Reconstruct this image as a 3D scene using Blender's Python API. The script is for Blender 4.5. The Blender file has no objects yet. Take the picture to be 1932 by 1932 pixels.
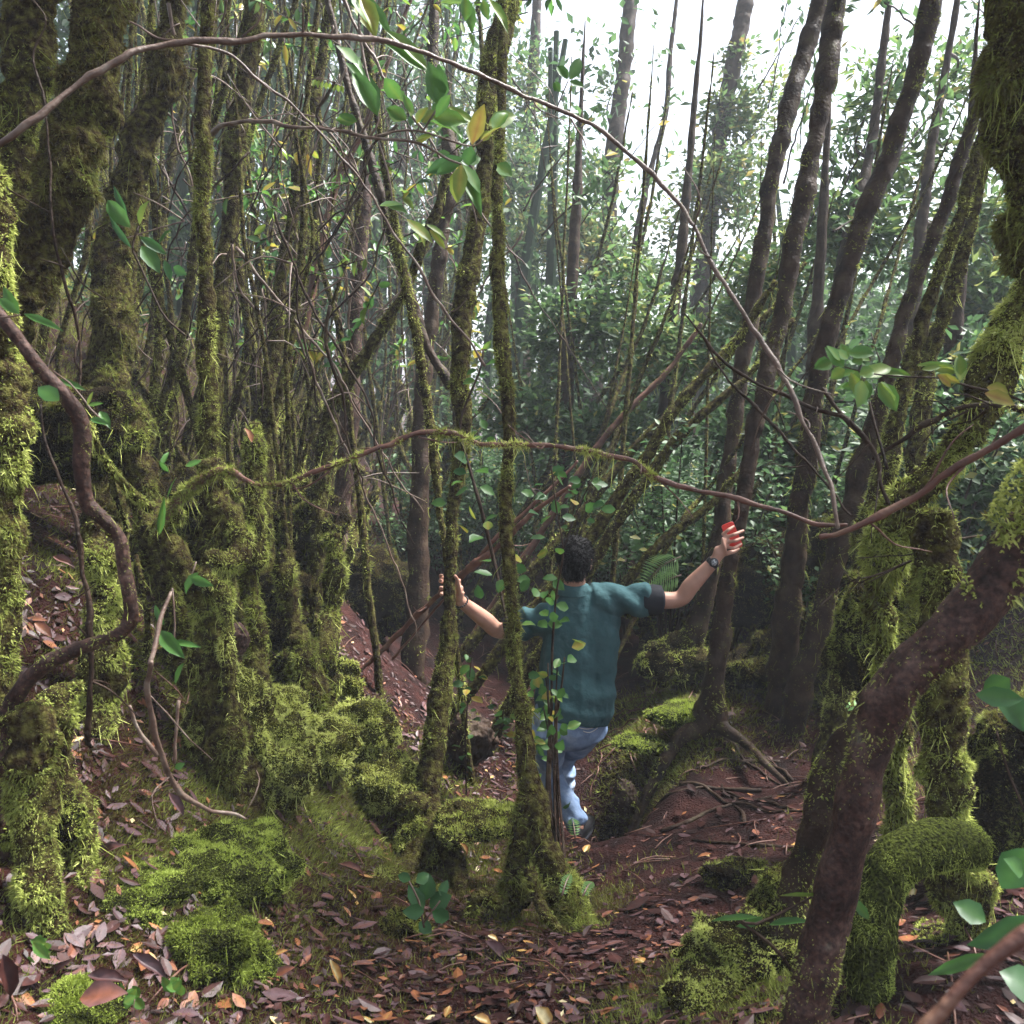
import bpy, math, numpy as np
from mathutils import Vector
C = bpy.context.scene.collection
rng = np.random.default_rng(7)
def A(*a): return np.array(a, dtype=float)
# ---------------------------------------------------------------- camera geometry
FPX, PITCH, CAMZ = 1673.0, math.radians(10), 1.6
cp, sp = math.cos(PITCH), math.sin(PITCH)
CAM = A(0, 0, CAMZ)
def P(px, py, d):
    u, v = (px-966)/FPX, (966-py)/FPX
    return CAM + d*A(u, cp+v*sp, -sp+v*cp)
def R(w, d): return w/2/FPX*d
def nrm(v): return v/np.maximum(np.linalg.norm(v, axis=-1, keepdims=True), 1e-9)
# ---------------------------------------------------------------- noise
def _h(i, j, k, s):
    n = (i*374761393 + j*668265263 + k*2147483647 + s*974634777) & 0xffffffff
    n = ((n ^ (n >> 13))*1274126177) & 0xffffffff
    n = n ^ (n >> 16)
    return (n & 0xffff)/65535.0
def vnoise(p, s=0):
    p = np.asarray(p, float); i = np.floor(p).astype(np.int64); f = p-i; f = f*f*(3-2*f)
    x, y, z = i[..., 0], i[..., 1], i[..., 2]; fx, fy, fz = f[..., 0], f[..., 1], f[..., 2]
    def L(a, b, t): return a+(b-a)*t
    def c(dx, dy, dz): return _h(x+dx, y+dy, z+dz, s)
    return L(L(L(c(0,0,0), c(1,0,0), fx), L(c(0,1,0), c(1,1,0), fx), fy),
             L(L(c(0,0,1), c(1,0,1), fx), L(c(0,1,1), c(1,1,1), fx), fy), fz)*2-1
def fbm(p, s=0, o=3):
    a, t, q = 1, 0, np.asarray(p, float)
    for k in range(o): t = t+a*vnoise(q, s+k); a *= .5; q = q*2.03+11.7
    return t/1.75
# ---------------------------------------------------------------- mesh helpers
class Geo:
    def __init__(s): s.v=[]; s.f3=[]; s.f4=[]; s.t=[]; s.n=0
    def add(s, V, f3=None, f4=None, t=None):
        V = np.asarray(V, float).reshape(-1, 3)
        if f3 is not None and len(f3): s.f3.append(np.asarray(f3, int)+s.n)
        if f4 is not None and len(f4): s.f4.append(np.asarray(f4, int)+s.n)
        s.v.append(V); s.t.append(np.full(len(V), .5) if t is None else np.broadcast_to(t, (len(V),)).astype(float)); s.n += len(V)
        return s
    def arrays(s):
        V = np.concatenate(s.v); f3 = np.concatenate(s.f3) if s.f3 else np.zeros((0,3),int); f4 = np.concatenate(s.f4) if s.f4 else np.zeros((0,4),int)
        return V, f3, f4, np.concatenate(s.t)
def make_mesh(name, g, off=(0,0,0), smooth=True):
    V, f3, f4, t = g.arrays(); V = V-np.asarray(off)
    me = bpy.data.meshes.new(name)
    me.vertices.add(len(V)); me.vertices.foreach_set('co', V.astype(np.float32).ravel())
    lp = np.concatenate([f3.ravel(), f4.ravel()]).astype(np.int32)
    me.loops.add(len(lp)); me.loops.foreach_set('vertex_index', lp)
    n = len(f3)+len(f4); me.polygons.add(n)
    st = np.concatenate([np.arange(len(f3))*3, len(f3)*3+np.arange(len(f4))*4]).astype(np.int32)
    me.polygons.foreach_set('loop_start', st)
    me.polygons.foreach_set('use_smooth', np.full(n, smooth, dtype=bool))
    at = me.attributes.new('tint', 'FLOAT', 'POINT'); at.data.foreach_set('value', t.astype(np.float32))
    me.update(calc_edges=True)
    return me
ORG = {}
def tag(o, label=None, cat=None, group=None, kind=None):
    if label: o['label'] = label
    if cat: o['category'] = cat
    if group: o['group'] = group
    if kind: o['kind'] = kind
    return o
def thing(name, label, cat, loc, group=None):
    o = bpy.data.objects.new(name, None); o.empty_display_size = .1; o.location = tuple(loc); C.objects.link(o)
    ORG[o.name] = np.asarray(loc, float)
    return tag(o, label, cat, group)
def obj(name, g, mat, parent=None, smooth=True, loc=None):
    off = ORG[parent.name] if parent is not None else (np.zeros(3) if loc is None else np.asarray(loc, float))
    o = bpy.data.objects.new(name, make_mesh(name, g, off, smooth)); o.data.materials.append(mat); C.objects.link(o)
    if parent is not None: o.parent = parent
    else: o.location = tuple(off)
    ORG[o.name] = off
    return o
def catmull(pts, n):
    pts = np.asarray(pts, float); k = len(pts)
    if k < 2: return pts
    q = np.vstack([2*pts[0]-pts[1], pts, 2*pts[-1]-pts[-2]])
    u = np.linspace(0, k-1-1e-6, n); i = u.astype(int); f = (u-i)[:, None]
    p0, p1, p2, p3 = q[i], q[i+1], q[i+2], q[i+3]
    return .5*(2*p1+(p2-p0)*f+(2*p0-5*p1+4*p2-p3)*f**2+(3*p1-p0-3*p2+p3)*f**3)
def tube(pts, rad, step=.03, sides=12, bump=.12, freq=9, seed=0, cap=True, lump=0, wob=0):
    pts = np.asarray(pts, float); L = np.linalg.norm(np.diff(pts, axis=0), axis=1).sum()
    n = int(max(4, min(400, L/step)))
    q = catmull(np.column_stack([pts, np.asarray(rad, float)]), n); c = q[:, :3]; r = np.maximum(q[:, 3], .0008)
    if wob:
        for k_, (fr, am) in enumerate(((5, 1), (13, .55), (31, .22))): c = c+wob*am*np.stack([vnoise(c*fr, seed+11*k_+s_) for s_ in (1, 2, 3)], 1)
        r = r*(1+(.28 if wob > .0105 else .12)*np.clip(fbm(c*14, seed+4)*1.8, -.5, 1.2))
    t = nrm(np.gradient(c, axis=0)); a = np.zeros((n, 3)); ref = A(1, 0, 0) if abs(t[0, 0]) < .8 else A(0, 1, 0)
    a[0] = nrm(ref-t[0]*ref.dot(t[0]))
    for i in range(1, n): w = a[i-1]-t[i]*a[i-1].dot(t[i]); a[i] = w/max(np.linalg.norm(w), 1e-9)
    b = np.cross(t, a); th = np.linspace(0, 2*np.pi, sides, endpoint=False)
    d = a[:, None]*np.cos(th)[None, :, None]+b[:, None]*np.sin(th)[None, :, None]
    V = c[:, None]+d*r[:, None, None]
    if bump: V = V+d*(r[:, None]*bump*2*fbm(V*freq, seed)+r[:, None]*bump*.8*vnoise(V*freq*4, seed+9))[..., None]
    if lump: V = V+d*(lump*np.clip(1.6*fbm(V*13, seed+5)+.15, -.2, 1.2))[..., None]
    i = np.arange(n-1)[:, None]*sides; j = np.arange(sides)[None]; j2 = (j+1) % sides
    f4 = np.stack([i+j, i+j2, i+sides+j2, i+sides+j], -1).reshape(-1, 4)
    V = V.reshape(-1, 3); f3 = []
    if cap:
        V = np.vstack([V, c[0]-t[0]*r[0]*.4, c[-1]+t[-1]*r[-1]*.4]); k = n*sides
        f3 = [(k, (m+1) % sides, m) for m in range(sides)]+[(k+1, k-sides+m, k-sides+(m+1) % sides) for m in range(sides)]
    return V, np.array(f3, int).reshape(-1, 3), f4
def gtube(*a, **k):
    g = Geo(); V, f3, f4 = tube(*a, **k); g.add(V, f3, f4); return g
def scatter(g, n, camfade=.35):
    V, f3, f4, _ = g.arrays()
    T = np.vstack([f3, f4[:, [0, 1, 2]], f4[:, [0, 2, 3]]]) if len(f4) else f3
    a, b, c = V[T[:, 0]], V[T[:, 1]], V[T[:, 2]]; cr = np.cross(b-a, c-a); ar = np.linalg.norm(cr, axis=1)/2; N = nrm(cr)
    w = ar*np.where((N*(CAM-a)).sum(1) > -.1*np.linalg.norm(CAM-a, axis=1), 1, camfade)
    m = max(1, int(n*w.sum())); k = rng.choice(len(T), m, p=w/w.sum())
    u, v = rng.random((2, m)); f = u+v > 1; u[f], v[f] = 1-u[f], 1-v[f]
    return a[k]+(b[k]-a[k])*u[:, None]+(c[k]-a[k])*v[:, None], N[k]
def blades(g, pos, dirn, ln, wd, tint, bent=False):
    m = len(pos); s = nrm(np.cross(dirn, rng.normal(size=(m, 3))))*(wd/2)[:, None]
    if not bent:
        V = np.stack([pos-s, pos+s, pos+dirn*ln[:, None]], 1)
        g.add(V.reshape(-1, 3), np.arange(m*3).reshape(m, 3), None, np.repeat(tint, 3))
    else:
        dn = nrm(dirn+A(0, 0, -.7)*rng.random((m, 1))+rng.normal(size=(m, 3))*.25)
        mid = pos+dirn*(ln*.55)[:, None]
        V = np.stack([pos-s*.8, pos+s*.8, mid+s, mid-s, mid+dn*(ln*.45)[:, None]], 1)
        i = np.arange(m)[:, None]*5
        g.add(V.reshape(-1, 3), i+A(3, 2, 4).astype(int), i+A(0, 1, 2, 3).astype(int), np.repeat(tint, 5))
def moss_on(g0, dens, ln=.03, wd=.0035, droop=.35, k=4, tint=(.2, .8), patch=.0, bent=False, seed=0, freq=6, hang=.45):
    """tufts of fine moss shoots growing out of the surface g0"""
    pos, N = scatter(g0, dens)
    f = fbm(pos*freq, seed+40)
    keep = rng.random(len(pos)) < np.clip(.75+f*1.6-patch, .02, 1)
    pos, N, f = pos[keep], N[keep], f[keep]
    pos = np.repeat(pos, k, 0); N = np.repeat(N, k, 0); f = np.repeat(f, k)
    m = len(pos); big = .4+1.15*np.clip(fbm(pos*freq*2.5, seed+3)*1.4+.35, 0, 1.4)
    tl = np.repeat(rng.normal(size=(m//k, 3))*.7, k, 0); tv = np.repeat(rng.normal(size=m//k)*.20, k)
    d = nrm(N+tl+rng.normal(size=(m, 3))*.42+A(0, 0, -droop)*(.4+rng.random((m, 1))))
    l = ln*big*(.45+.8*rng.random(m)**1.5)
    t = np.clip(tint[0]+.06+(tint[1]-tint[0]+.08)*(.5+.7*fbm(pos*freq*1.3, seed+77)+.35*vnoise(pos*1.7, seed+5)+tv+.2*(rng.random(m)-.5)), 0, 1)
    g = Geo(); blades(g, pos-N*.003, d, l, wd*(.6+.8*rng.random(m)), t, bent)
    h = rng.random(m) < .012*hang       # long pendant threads
    if h.any():
        hp_ = pos[h]; n_ = len(hp_); blades(g, hp_, nrm(N[h]*.35+A(0, 0, -1)+rng.normal(size=(n_, 3))*.3), rng.uniform(2, 5.5, n_)*ln, np.full(n_, wd*.75), np.clip(t[h]+.1, 0, 1), True)
    return g
# leaf templates (x along, y across, z up)
_T = np.array([[0,0,0],[.3,0,-.03],[.66,0,-.02],[1,0,-.1],[.12,.22,.03],[.34,.46,.07],[.68,.38,.05],[.88,.16,-.03],[.12,-.22,.03],[.34,-.46,.07],[.68,-.38,.05],[.88,-.16,-.03]], float)
_T3 = np.array([[0,1,4],[0,8,1],[1,5,4],[1,8,9],[3,7,2],[3,2,11],[2,7,6],[2,10,11]]); _T4 = np.array([[1,2,6,5],[1,9,10,2]])
_S = np.array([[0,0,0],[.45,.5,.08],[1,0,-.05],[.45,-.5,.08],[.5,0,-.04]], float); _S3 = np.array([[0,4,1],[4,2,1],[0,3,4],[4,3,2]])
_Q = np.array([[0,0,0],[.45,.5,.06],[1,0,0],[.45,-.5,.06]], float); _Q3 = np.array([[0,2,1],[0,3,2]])
MID = A(.12, .10, .09, 0, 0, -.03, -.03, 0, 0, -.03, -.03, 0)[None]
def leaves(g, pos, dirn, up, ln, wd, tint, kind='T', curl=1.0):
    pos = np.atleast_2d(pos); m = len(pos); dirn = nrm(np.atleast_2d(dirn)); ln = np.broadcast_to(ln, (m,)); wd = np.broadcast_to(wd, (m,)); curl = np.broadcast_to(curl, (m,))
    s = nrm(np.cross(np.broadcast_to(up, (m, 3)), dirn)); u = np.cross(dirn, s)
    T, f3, f4 = {'T': (_T, _T3, _T4), 'S': (_S, _S3, None), 'Q': (_Q, _Q3, None)}[kind]
    V = pos[:, None]+dirn[:, None]*(T[:, 0][None]*ln[:, None])[..., None]+s[:, None]*(T[:, 1][None]*wd[:, None])[..., None]+u[:, None]*(T[:, 2][None]*(ln*curl)[:, None])[..., None]
    o = np.arange(m)[:, None, None]*len(T)
    g.add(V.reshape(-1, 3), (o+f3[None]).reshape(-1, 3), None if f4 is None else (o+f4[None]).reshape(-1, 4), (np.broadcast_to(tint, (m,))[:, None]+(MID if kind == 'T' else 0)).ravel() if kind == 'T' else np.repeat(np.broadcast_to(tint, (m,)), len(T)))
# ---------------------------------------------------------------- materials
def mat(name, build):
    m = bpy.data.materials.new(name); m.use_nodes = True; nt = m.node_tree; nt.nodes.clear()
    out = nt.nodes.new('ShaderNodeOutputMaterial'); N = lambda t, **k: _node(nt, t, k)
    nt.links.new(build(nt, N), out.inputs['Surface']); return m
def _node(nt, t, k):
    n = nt.nodes.new(t)
    for a, b in k.items():
        if a.startswith('_'): n.inputs[a[1:].replace('_', ' ')].default_value = b
        else: setattr(n, a, b)
    return n
def ramp(nt, N, fac, stops):
    r = N('ShaderNodeValToRGB'); e = r.color_ramp.elements
    while len(e) < len(stops): e.new(.5)
    for x, (p, c) in zip(e, stops): x.position = p; x.color = (*c, 1)
    nt.links.new(fac, r.inputs['Fac']); return r.outputs['Color']
def noise(nt, N, scale, detail=4, obj_coord=True, w=None):
    tc = N('ShaderNodeTexCoord'); n = N('ShaderNodeTexNoise', _Scale=scale, _Detail=detail)
    nt.links.new(tc.outputs['Object'], n.inputs['Vector']); return n.outputs['Fac']
def princ(nt, N, col, rough=.7, bump=None, bs=.3, bd=.01, spec=.4):
    p = N('ShaderNodeBsdfPrincipled', _Roughness=rough); p.inputs['Specular IOR Level'].default_value = spec
    if isinstance(col, tuple): p.inputs['Base Color'].default_value = (*col, 1)
    else: nt.links.new(col, p.inputs['Base Color'])
    if bump is not None:
        b = N('ShaderNodeBump', _Strength=bs, _Distance=bd); nt.links.new(bump, b.inputs['Height']); nt.links.new(b.outputs['Normal'], p.inputs['Normal'])
    return p.outputs['BSDF']
def tinted(stops, rough, trans=.0, spec=.4, vary=0, nscale=30):
    def b(nt, N):
        a = N('ShaderNodeAttribute', attribute_name='tint'); c = ramp(nt, N, a.outputs['Fac'], stops)
        if vary:
            mx = N('ShaderNodeMix', data_type='RGBA', blend_type='MULTIPLY'); mx.inputs['Factor'].default_value = vary
            nt.links.new(c, mx.inputs[6]); nt.links.new(ramp(nt, N, noise(nt, N, nscale), [(.3, (.35, .35, .35)), (.7, (1.3, 1.3, 1.3))]), mx.inputs[7]); c = mx.outputs[2]
        p = princ(nt, N, c, rough, spec=spec)
        if not trans: return p
        t = N('ShaderNodeBsdfTranslucent'); nt.links.new(c, t.inputs['Color']); m = N('ShaderNodeMixShader'); m.inputs['Fac'].default_value = trans
        nt.links.new(p, m.inputs[1]); nt.links.new(t.outputs['BSDF'], m.inputs[2]); return m.outputs['Shader']
    return b
M = {}
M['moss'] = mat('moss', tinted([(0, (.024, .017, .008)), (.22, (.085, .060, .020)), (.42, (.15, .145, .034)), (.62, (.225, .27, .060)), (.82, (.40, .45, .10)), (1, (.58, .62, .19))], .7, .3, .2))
M['greenmoss'] = mat('green moss', tinted([(0, (.024, .022, .008)), (.25, (.080, .082, .018)), (.5, (.15, .185, .030)), (.75, (.26, .33, .052)), (1, (.42, .50, .11))], .7, .35, .2))
M['greyleaf'] = mat('dull leaf', tinted([(0, (.026, .050, .026)), (.35, (.055, .110, .042)), (.6, (.11, .19, .062)), (.8, (.24, .28, .08)), (.9, (.34, .28, .09)), (1, (.26, .14, .06))], .5, .45, .3))
M['fern'] = mat('fern', tinted([(0, (.10, .22, .06)), (.6, (.24, .42, .15)), (1, (.40, .55, .25))], .45, .4, .3))
def bed(stops):
    def b(nt, N):
        a = N('ShaderNodeAttribute', attribute_name='tint'); c = ramp(nt, N, a.outputs['Fac'], stops); n = noise(nt, N, 150, 12)
        m = N('ShaderNodeMix', data_type='RGBA', blend_type='MULTIPLY'); m.inputs['Factor'].default_value = 1; nt.links.new(c, m.inputs[6])
        nt.links.new(ramp(nt, N, n, [(.36, (.12, .11, .10)), (.5, (.7, .7, .7)), (.64, (1.5, 1.5, 1.4))]), m.inputs[7])
        return princ(nt, N, m.outputs[2], .9, n, 1.0, .03, .05)
    return b
M['mossbed'] = mat('moss bed', bed([(0, (.020, .014, .007)), (.35, (.055, .045, .014)), (.7, (.11, .115, .026)), (1, (.19, .20, .05))]))
M['greenbed'] = mat('green moss bed', bed([(0, (.018, .018, .007)), (.5, (.066, .080, .016)), (1, (.14, .18, .035))]))
M['leaf'] = mat('leaf', tinted([(0, (.018, .05, .022)), (.35, (.045, .125, .04)), (.6, (.09, .21, .04)), (.78, (.20, .27, .04)), (.9, (.38, .30, .05)), (1, (.30, .13, .04))], .42, .45, .35, .35, 25))
M['litter'] = mat('litter', tinted([(0, (.018, .006, .005)), (.3, (.048, .015, .012)), (.5, (.080, .045, .052)), (.68, (.145, .050, .026)), (.85, (.25, .10, .035)), (.95, (.38, .24, .07)), (1, (.55, .48, .28))], .48, .0, .3, .6, 40))
M['mossbark'] = mat('mossy bark', lambda nt, N: princ(nt, N, ramp(nt, N, noise(nt, N, 38, 14), [(.32, (.014, .009, .006)), (.45, (.042, .029, .013)), (.55, (.080, .072, .022)), (.70, (.17, .165, .045))]), .9, noise(nt, N, 130, 10), 1.0, .03, .05))
def barkmat(nt, N):
    a = ramp(nt, N, noise(nt, N, 16, 6), [(.30, (.018, .009, .007)), (.50, (.050, .026, .020)), (.68, (.090, .055, .045)), (.80, (.10, .10, .075))])
    b = ramp(nt, N, noise(nt, N, 95, 10), [(.34, (.45, .45, .45)), (.50, (.95, .95, .95)), (.68, (1.6, 1.55, 1.45))])
    m = N('ShaderNodeMix', data_type='RGBA', blend_type='MULTIPLY'); m.inputs['Factor'].default_value = 1; nt.links.new(a, m.inputs[6]); nt.links.new(b, m.inputs[7])
    return princ(nt, N, m.outputs[2], .65, noise(nt, N, 55, 14), .8, .010, .18)
M['bark'] = mat('bark', barkmat)
M['darkbark'] = mat('dark bark', lambda nt, N: princ(nt, N, ramp(nt, N, noise(nt, N, 12, 8), [(.3, (.010, .006, .004)), (.52, (.036, .021, .014)), (.66, (.060, .042, .028)), (.8, (.075, .075, .03))]), .6, noise(nt, N, 60, 8), .7, .012, .12))
M['twig'] = mat('twig', lambda nt, N: princ(nt, N, ramp(nt, N, noise(nt, N, 18, 6), [(.3, (.05, .03, .022)), (.52, (.12, .075, .055)), (.72, (.22, .18, .14))]), .5, noise(nt, N, 120, 5), .5, .006))
M['redtwig'] = mat('red brown stem', lambda nt, N: princ(nt, N, ramp(nt, N, noise(nt, N, 16, 6), [(.3, (.045, .018, .012)), (.55, (.12, .05, .034)), (.75, (.17, .10, .06))]), .5, noise(nt, N, 120, 5), .5, .006))
M['soil'] = mat('soil', lambda nt, N: princ(nt, N, ramp(nt, N, noise(nt, N, 7, 10), [(.3, (.008, .003, .0025)), (.5, (.026, .0075, .0062)), (.65, (.045, .014, .011)), (.8, (.075, .027, .021))]), .7, noise(nt, N, 90, 8), 1.0, .04, .12))
M['skin'] = mat('skin', lambda nt, N: princ(nt, N, ramp(nt, N, noise(nt, N, 14, 5), [(.3, (.36, .185, .13)), (.7, (.47, .26, .19))]), .5, noise(nt, N, 150, 4), .15, .002))
M['hair'] = mat('hair', lambda nt, N: princ(nt, N, (.005, .0045, .005), .6, noise(nt, N, 140, 6), .9, .01, .15))
M['shirt'] = mat('teal cotton', lambda nt, N: princ(nt, N, ramp(nt, N, noise(nt, N, 7, 6), [(.3, (.030, .072, .080)), (.7, (.046, .100, .108))]), .85, noise(nt, N, 16, 10), .7, .02, .12))
M['cuff'] = mat('black cotton', lambda nt, N: princ(nt, N, (.012, .013, .018), .8, noise(nt, N, 20, 4), .4, .01, .2))
M['denim'] = mat('denim', lambda nt, N: princ(nt, N, ramp(nt, N, noise(nt, N, 10, 8), [(.3, (.10, .15, .25)), (.52, (.18, .25, .38)), (.72, (.36, .43, .55))]), .85, noise(nt, N, 14, 5), .6, .025, .15))
M['stitch'] = mat('stitch', lambda nt, N: princ(nt, N, (.5, .48, .45), .8))
M['black'] = mat('black rubber', lambda nt, N: princ(nt, N, (.012, .012, .014), .35, noise(nt, N, 90, 3), .2, .002))
M['dial'] = mat('watch glass', lambda nt, N: princ(nt, N, ramp(nt, N, noise(nt, N, 120, 2), [(.4, (.05, .05, .06)), (.6, (.35, .36, .38))]), .15))
M['red'] = mat('red plastic', lambda nt, N: princ(nt, N, ramp(nt, N, noise(nt, N, 20, 2), [(.3, (.55, .022, .012)), (.7, (.66, .035, .018))]), .35))
M['screen'] = mat('phone glass', lambda nt, N: princ(nt, N, (.01, .01, .012), .1, spec=.6))
# ---------------------------------------------------------------- ground
GP = [(966,1932,2.29),(300,1932,2.1),(1400,1932,2.05),(700,1780,2.75),(1000,1780,2.95),(1250,1700,3.2),(820,1640,3.95),(1060,1750,3.2),(620,1600,3.4),
 (560,1500,3.6),(450,1400,3.7),(300,1400,3.2),(100,1500,2.6),(150,1700,2.3),(80,1900,2.0),(400,1850,2.3),(120,1080,3.3),(300,1200,3.8),(550,1180,5),(620,1100,5.6),
 (900,1480,4.8),(800,1300,6.2),(850,1230,7),(1080,1580,4.45),(1130,1400,5.3),(1250,1330,5.3),(1200,1400,5.0),(1300,1420,4.7),(1150,1450,5.0),(1240,1500,4.45),(1400,1480,4.5),(1345,1345,4.95),(1300,1600,3.8),(1550,1450,4.6),(1650,1400,4.8),
 (1450,1250,5.6),(1210,1290,6.2),(1700,1250,5.2),(1500,1700,3.0),(1400,1850,2.3),(1700,1850,2.1),(1850,1500,3)]
gpts = [P(*p) for p in GP]+[A(0,0,0),A(-1,.2,.15),A(1,.2,.15),A(-2,1,.5),A(2,1,.3),A(0,-3,.3),A(-4,5,1.9),A(-6,8,3.2),A(-3,9,1.7),A(-8,3,3),A(4,5,.55),A(6,8,.8),A(8,3,1.2),A(.5,10,-.9),A(0,14,-1.1),A(1.5,9,-.6),A(-1.3,11,.1),
 A(5,14,-.6),A(-6,14,2.6),A(0,22,-2.5),A(10,22,-3),A(-10,22,3),P(1170,1525,4.5)+A(0,.06,-.48),A(-10,-4,2),A(10,-4,1.5)]
gpts = np.array(gpts)
def _phi(r): return np.sqrt(r*r+.12**2)
_G = _phi(np.linalg.norm(gpts[:, None, :2]-gpts[None, :, :2], axis=-1)); _n = len(gpts)
_B = np.block([[_G-.02*np.eye(_n), np.ones((_n, 1)), gpts[:, :2]], [np.ones((1, _n)), np.zeros((1, 3))], [gpts[:, :2].T, np.zeros((2, 3))]])
_W = np.linalg.solve(_B, np.concatenate([gpts[:, 2], np.zeros(3)]))
def ground(xy, fine=True):
    xy = np.atleast_2d(np.asarray(xy, float))[:, :2]; out = np.zeros(len(xy))
    for k in range(0, len(xy), 20000):
        q = xy[k:k+20000]; out[k:k+20000] = _phi(np.linalg.norm(q[:, None]-gpts[None, :, :2], axis=-1))@_W[:_n]+_W[_n]+q@_W[_n+1:]
    p3 = np.column_stack([xy, np.zeros(len(xy))])
    far = np.clip((np.hypot(xy[:, 0], xy[:, 1]-6)-16)/20, 0, 1)
    out = out*(1-far)+far*(-3+.15*np.clip(-xy[:, 0], 0, 60))
    if fine: out = out+.05*fbm(p3*2.2, 5)+.018*fbm(p3*9, 6)
    return out
def gz(p): return float(ground(p[:2])[0])
def gnormal(xy):
    e = .03; x = ground(xy+A(e, 0))-ground(xy-A(e, 0)); y = ground(xy+A(0, e))-ground(xy-A(0, e))
    return nrm(np.column_stack([-x/(2*e), -y/(2*e), np.ones(len(xy))]))
def axis(lo, a, b, hi, st, big):
    return np.unique(np.concatenate([np.linspace(lo, a, big), np.arange(a, b, st), np.linspace(b, hi, big)]))
gx, gy = axis(-90, -4.5, 5, 90, .04, 40), axis(-30, .6, 9, 150, .04, 45)
X, Y = np.meshgrid(gx, gy); XY = np.column_stack([X.ravel(), Y.ravel()])
i = np.arange(len(gy)-1)[:, None]*len(gx); j = np.arange(len(gx)-1)[None]
gg = Geo().add(np.column_stack([XY, ground(XY)]), None, np.stack([i+j, i+j+1, i+len(gx)+j+1, i+len(gx)+j], -1).reshape(-1, 4))
tag(obj('ground', gg, M['soil']), kind='structure')
# leaf litter, one mass
def on_ground(n, xr, yr, keep=None, yp=1.0):
    q = np.column_stack([rng.uniform(*xr, n), yr[0]+(yr[1]-yr[0])*rng.random(n)**yp])
    if keep is not None: q = q[keep(q)]
    z = ground(q); return np.column_stack([q, z]), gnormal(q)
def pathmask(q):
    f = fbm(np.column_stack([q*1.4, np.zeros(len(q))]), 21)
    near = np.clip(1.25-(q[:, 1]-2.6)/3.2, .10, 1)
    return rng.random(len(q)) < near*np.clip(.75+f*1.1, .15, 1)*np.where((q[:, 0] > .35)&(q[:, 1] > 2.9), .4, 1)
lg = Geo()
for n, l0, l1, kk in ((42000, .015, .04, 'S'), (15000, .04, .075, 'T'), (900, .07, .11, 'T')):
    pos, N = on_ground(n, (-3.2, 3.2), (1.2, 7.2), pathmask, 1.0 if kk == 'S' else 1.7); m = len(pos)
    N = nrm(N+rng.normal(size=(m, 3))*.13); d = nrm(np.cross(N, rng.normal(size=(m, 3)))); ln = rng.uniform(l0, l1, m)
    t = np.clip(rng.choice([.05, .25, .45, .52, .66, .74, .85, .96], m, p=[.26, .29, .16, .13, .09, .04, .02, .01])+rng.normal(size=m)*.04, 0, 1)
    leaves(lg, pos+N*rng.uniform(.003, .018, m)[:, None], d, N, ln, ln*rng.uniform(.35, .6, m), t, kk, rng.uniform(-.6, .9, m))
tag(obj('leaf_litter', lg, M['litter'], smooth=False), 'brown and mauve fallen leaves carpeting the forest floor', 'leaf litter', kind='stuff')
tw = Geo()
pos, N = on_ground(520, (-3, 3), (1.5, 7))
for p, nn in zip(pos, N):
    d = nrm(np.cross(nn, rng.normal(size=3))); l = rng.uniform(.06, .3)
    V, f3, f4 = tube([p+nn*.006, p+d*l*.5+nn*rng.uniform(.005, .03)+rng.normal(size=3)*.01, p+d*l+nn*.008], [.003, .0028, .0015], .05, 5, 0); tw.add(V, f3, f4)
tag(obj('twig_litter', tw, M['redtwig']), 'thin reddish twigs scattered over the leaf litter', 'twig litter', kind='stuff')
# low ground moss in patches on the banks
MD = [(735,1470,4.15,130),(430,1350,3.4,150),(520,1440,3.45,150),(400,1630,2.75,330),(200,1700,2.45,360),(410,1790,2.4,260),(130,1890,2.05,260),(300,1740,2.5,200),(480,1420,3.5,300),(600,1340,4.1,220),(350,1450,3.2,220),(660,1480,4.0,200),(250,1560,2.8,200),(1280,1340,4.85,90),(1215,1390,4.75,80),(1300,1260,5.3,130),(1400,1790,2.35,190),(1350,1890,2.2,190),(1490,1690,2.5,120),(790,1640,3.8,110),(1065,1690,3.3,90),(900,1560,3.9,120)]
def mdist(q):
    o = np.zeros(len(q))
    for x, y, d, w in MD:
        c = P(x, y, d); o = np.maximum(o, 1.3*np.clip(1.9-np.hypot(q[:, 0]-c[0], q[:, 1]-c[1])/R(2*w, d), 0, 1))
    return o
def mossmask(q):
    f = fbm(np.column_stack([q*1.9, np.zeros(len(q))]), 61); bank = np.clip((-q[:, 0]-.55-(q[:, 1]-3)*.12)*1.6, 0, .8)+mdist(q)+np.clip((q[:, 0]-1.15)*.7, 0, .55)
    return rng.random(len(q)) < np.clip(bank+f*.9-.12, 0, 1)
pos, N = on_ground(260000, (-7, 5), (1.2, 12.5), mossmask)
q2 = np.concatenate([P(x, y, d)[None, :2]+rng.normal(size=(1500, 2))*R(2*w, d)*.8 for x, y, d, w in MD]); q2 = q2[mossmask(q2)]; pos = np.vstack([pos, np.column_stack([q2, ground(q2)])]); N = np.vstack([N, gnormal(q2)]); pos = np.repeat(pos, 3, 0); N = np.repeat(N, 3, 0); m = len(pos)
mg = Geo(); blades(mg, pos-N*.004, nrm(N+rng.normal(size=(m, 3))*.6), rng.uniform(.012, .045, m)*(.5+pos[:, 1]/6), rng.uniform(.003, .006, m)*(.5+pos[:, 1]/6), np.clip(.45+.4*fbm(pos*3, 8)+rng.normal(size=m)*.12, 0, 1))
tag(obj('ground_moss', mg, M['moss'], smooth=False), 'low green moss growing in patches over the banks', 'moss', kind='stuff')
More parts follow.
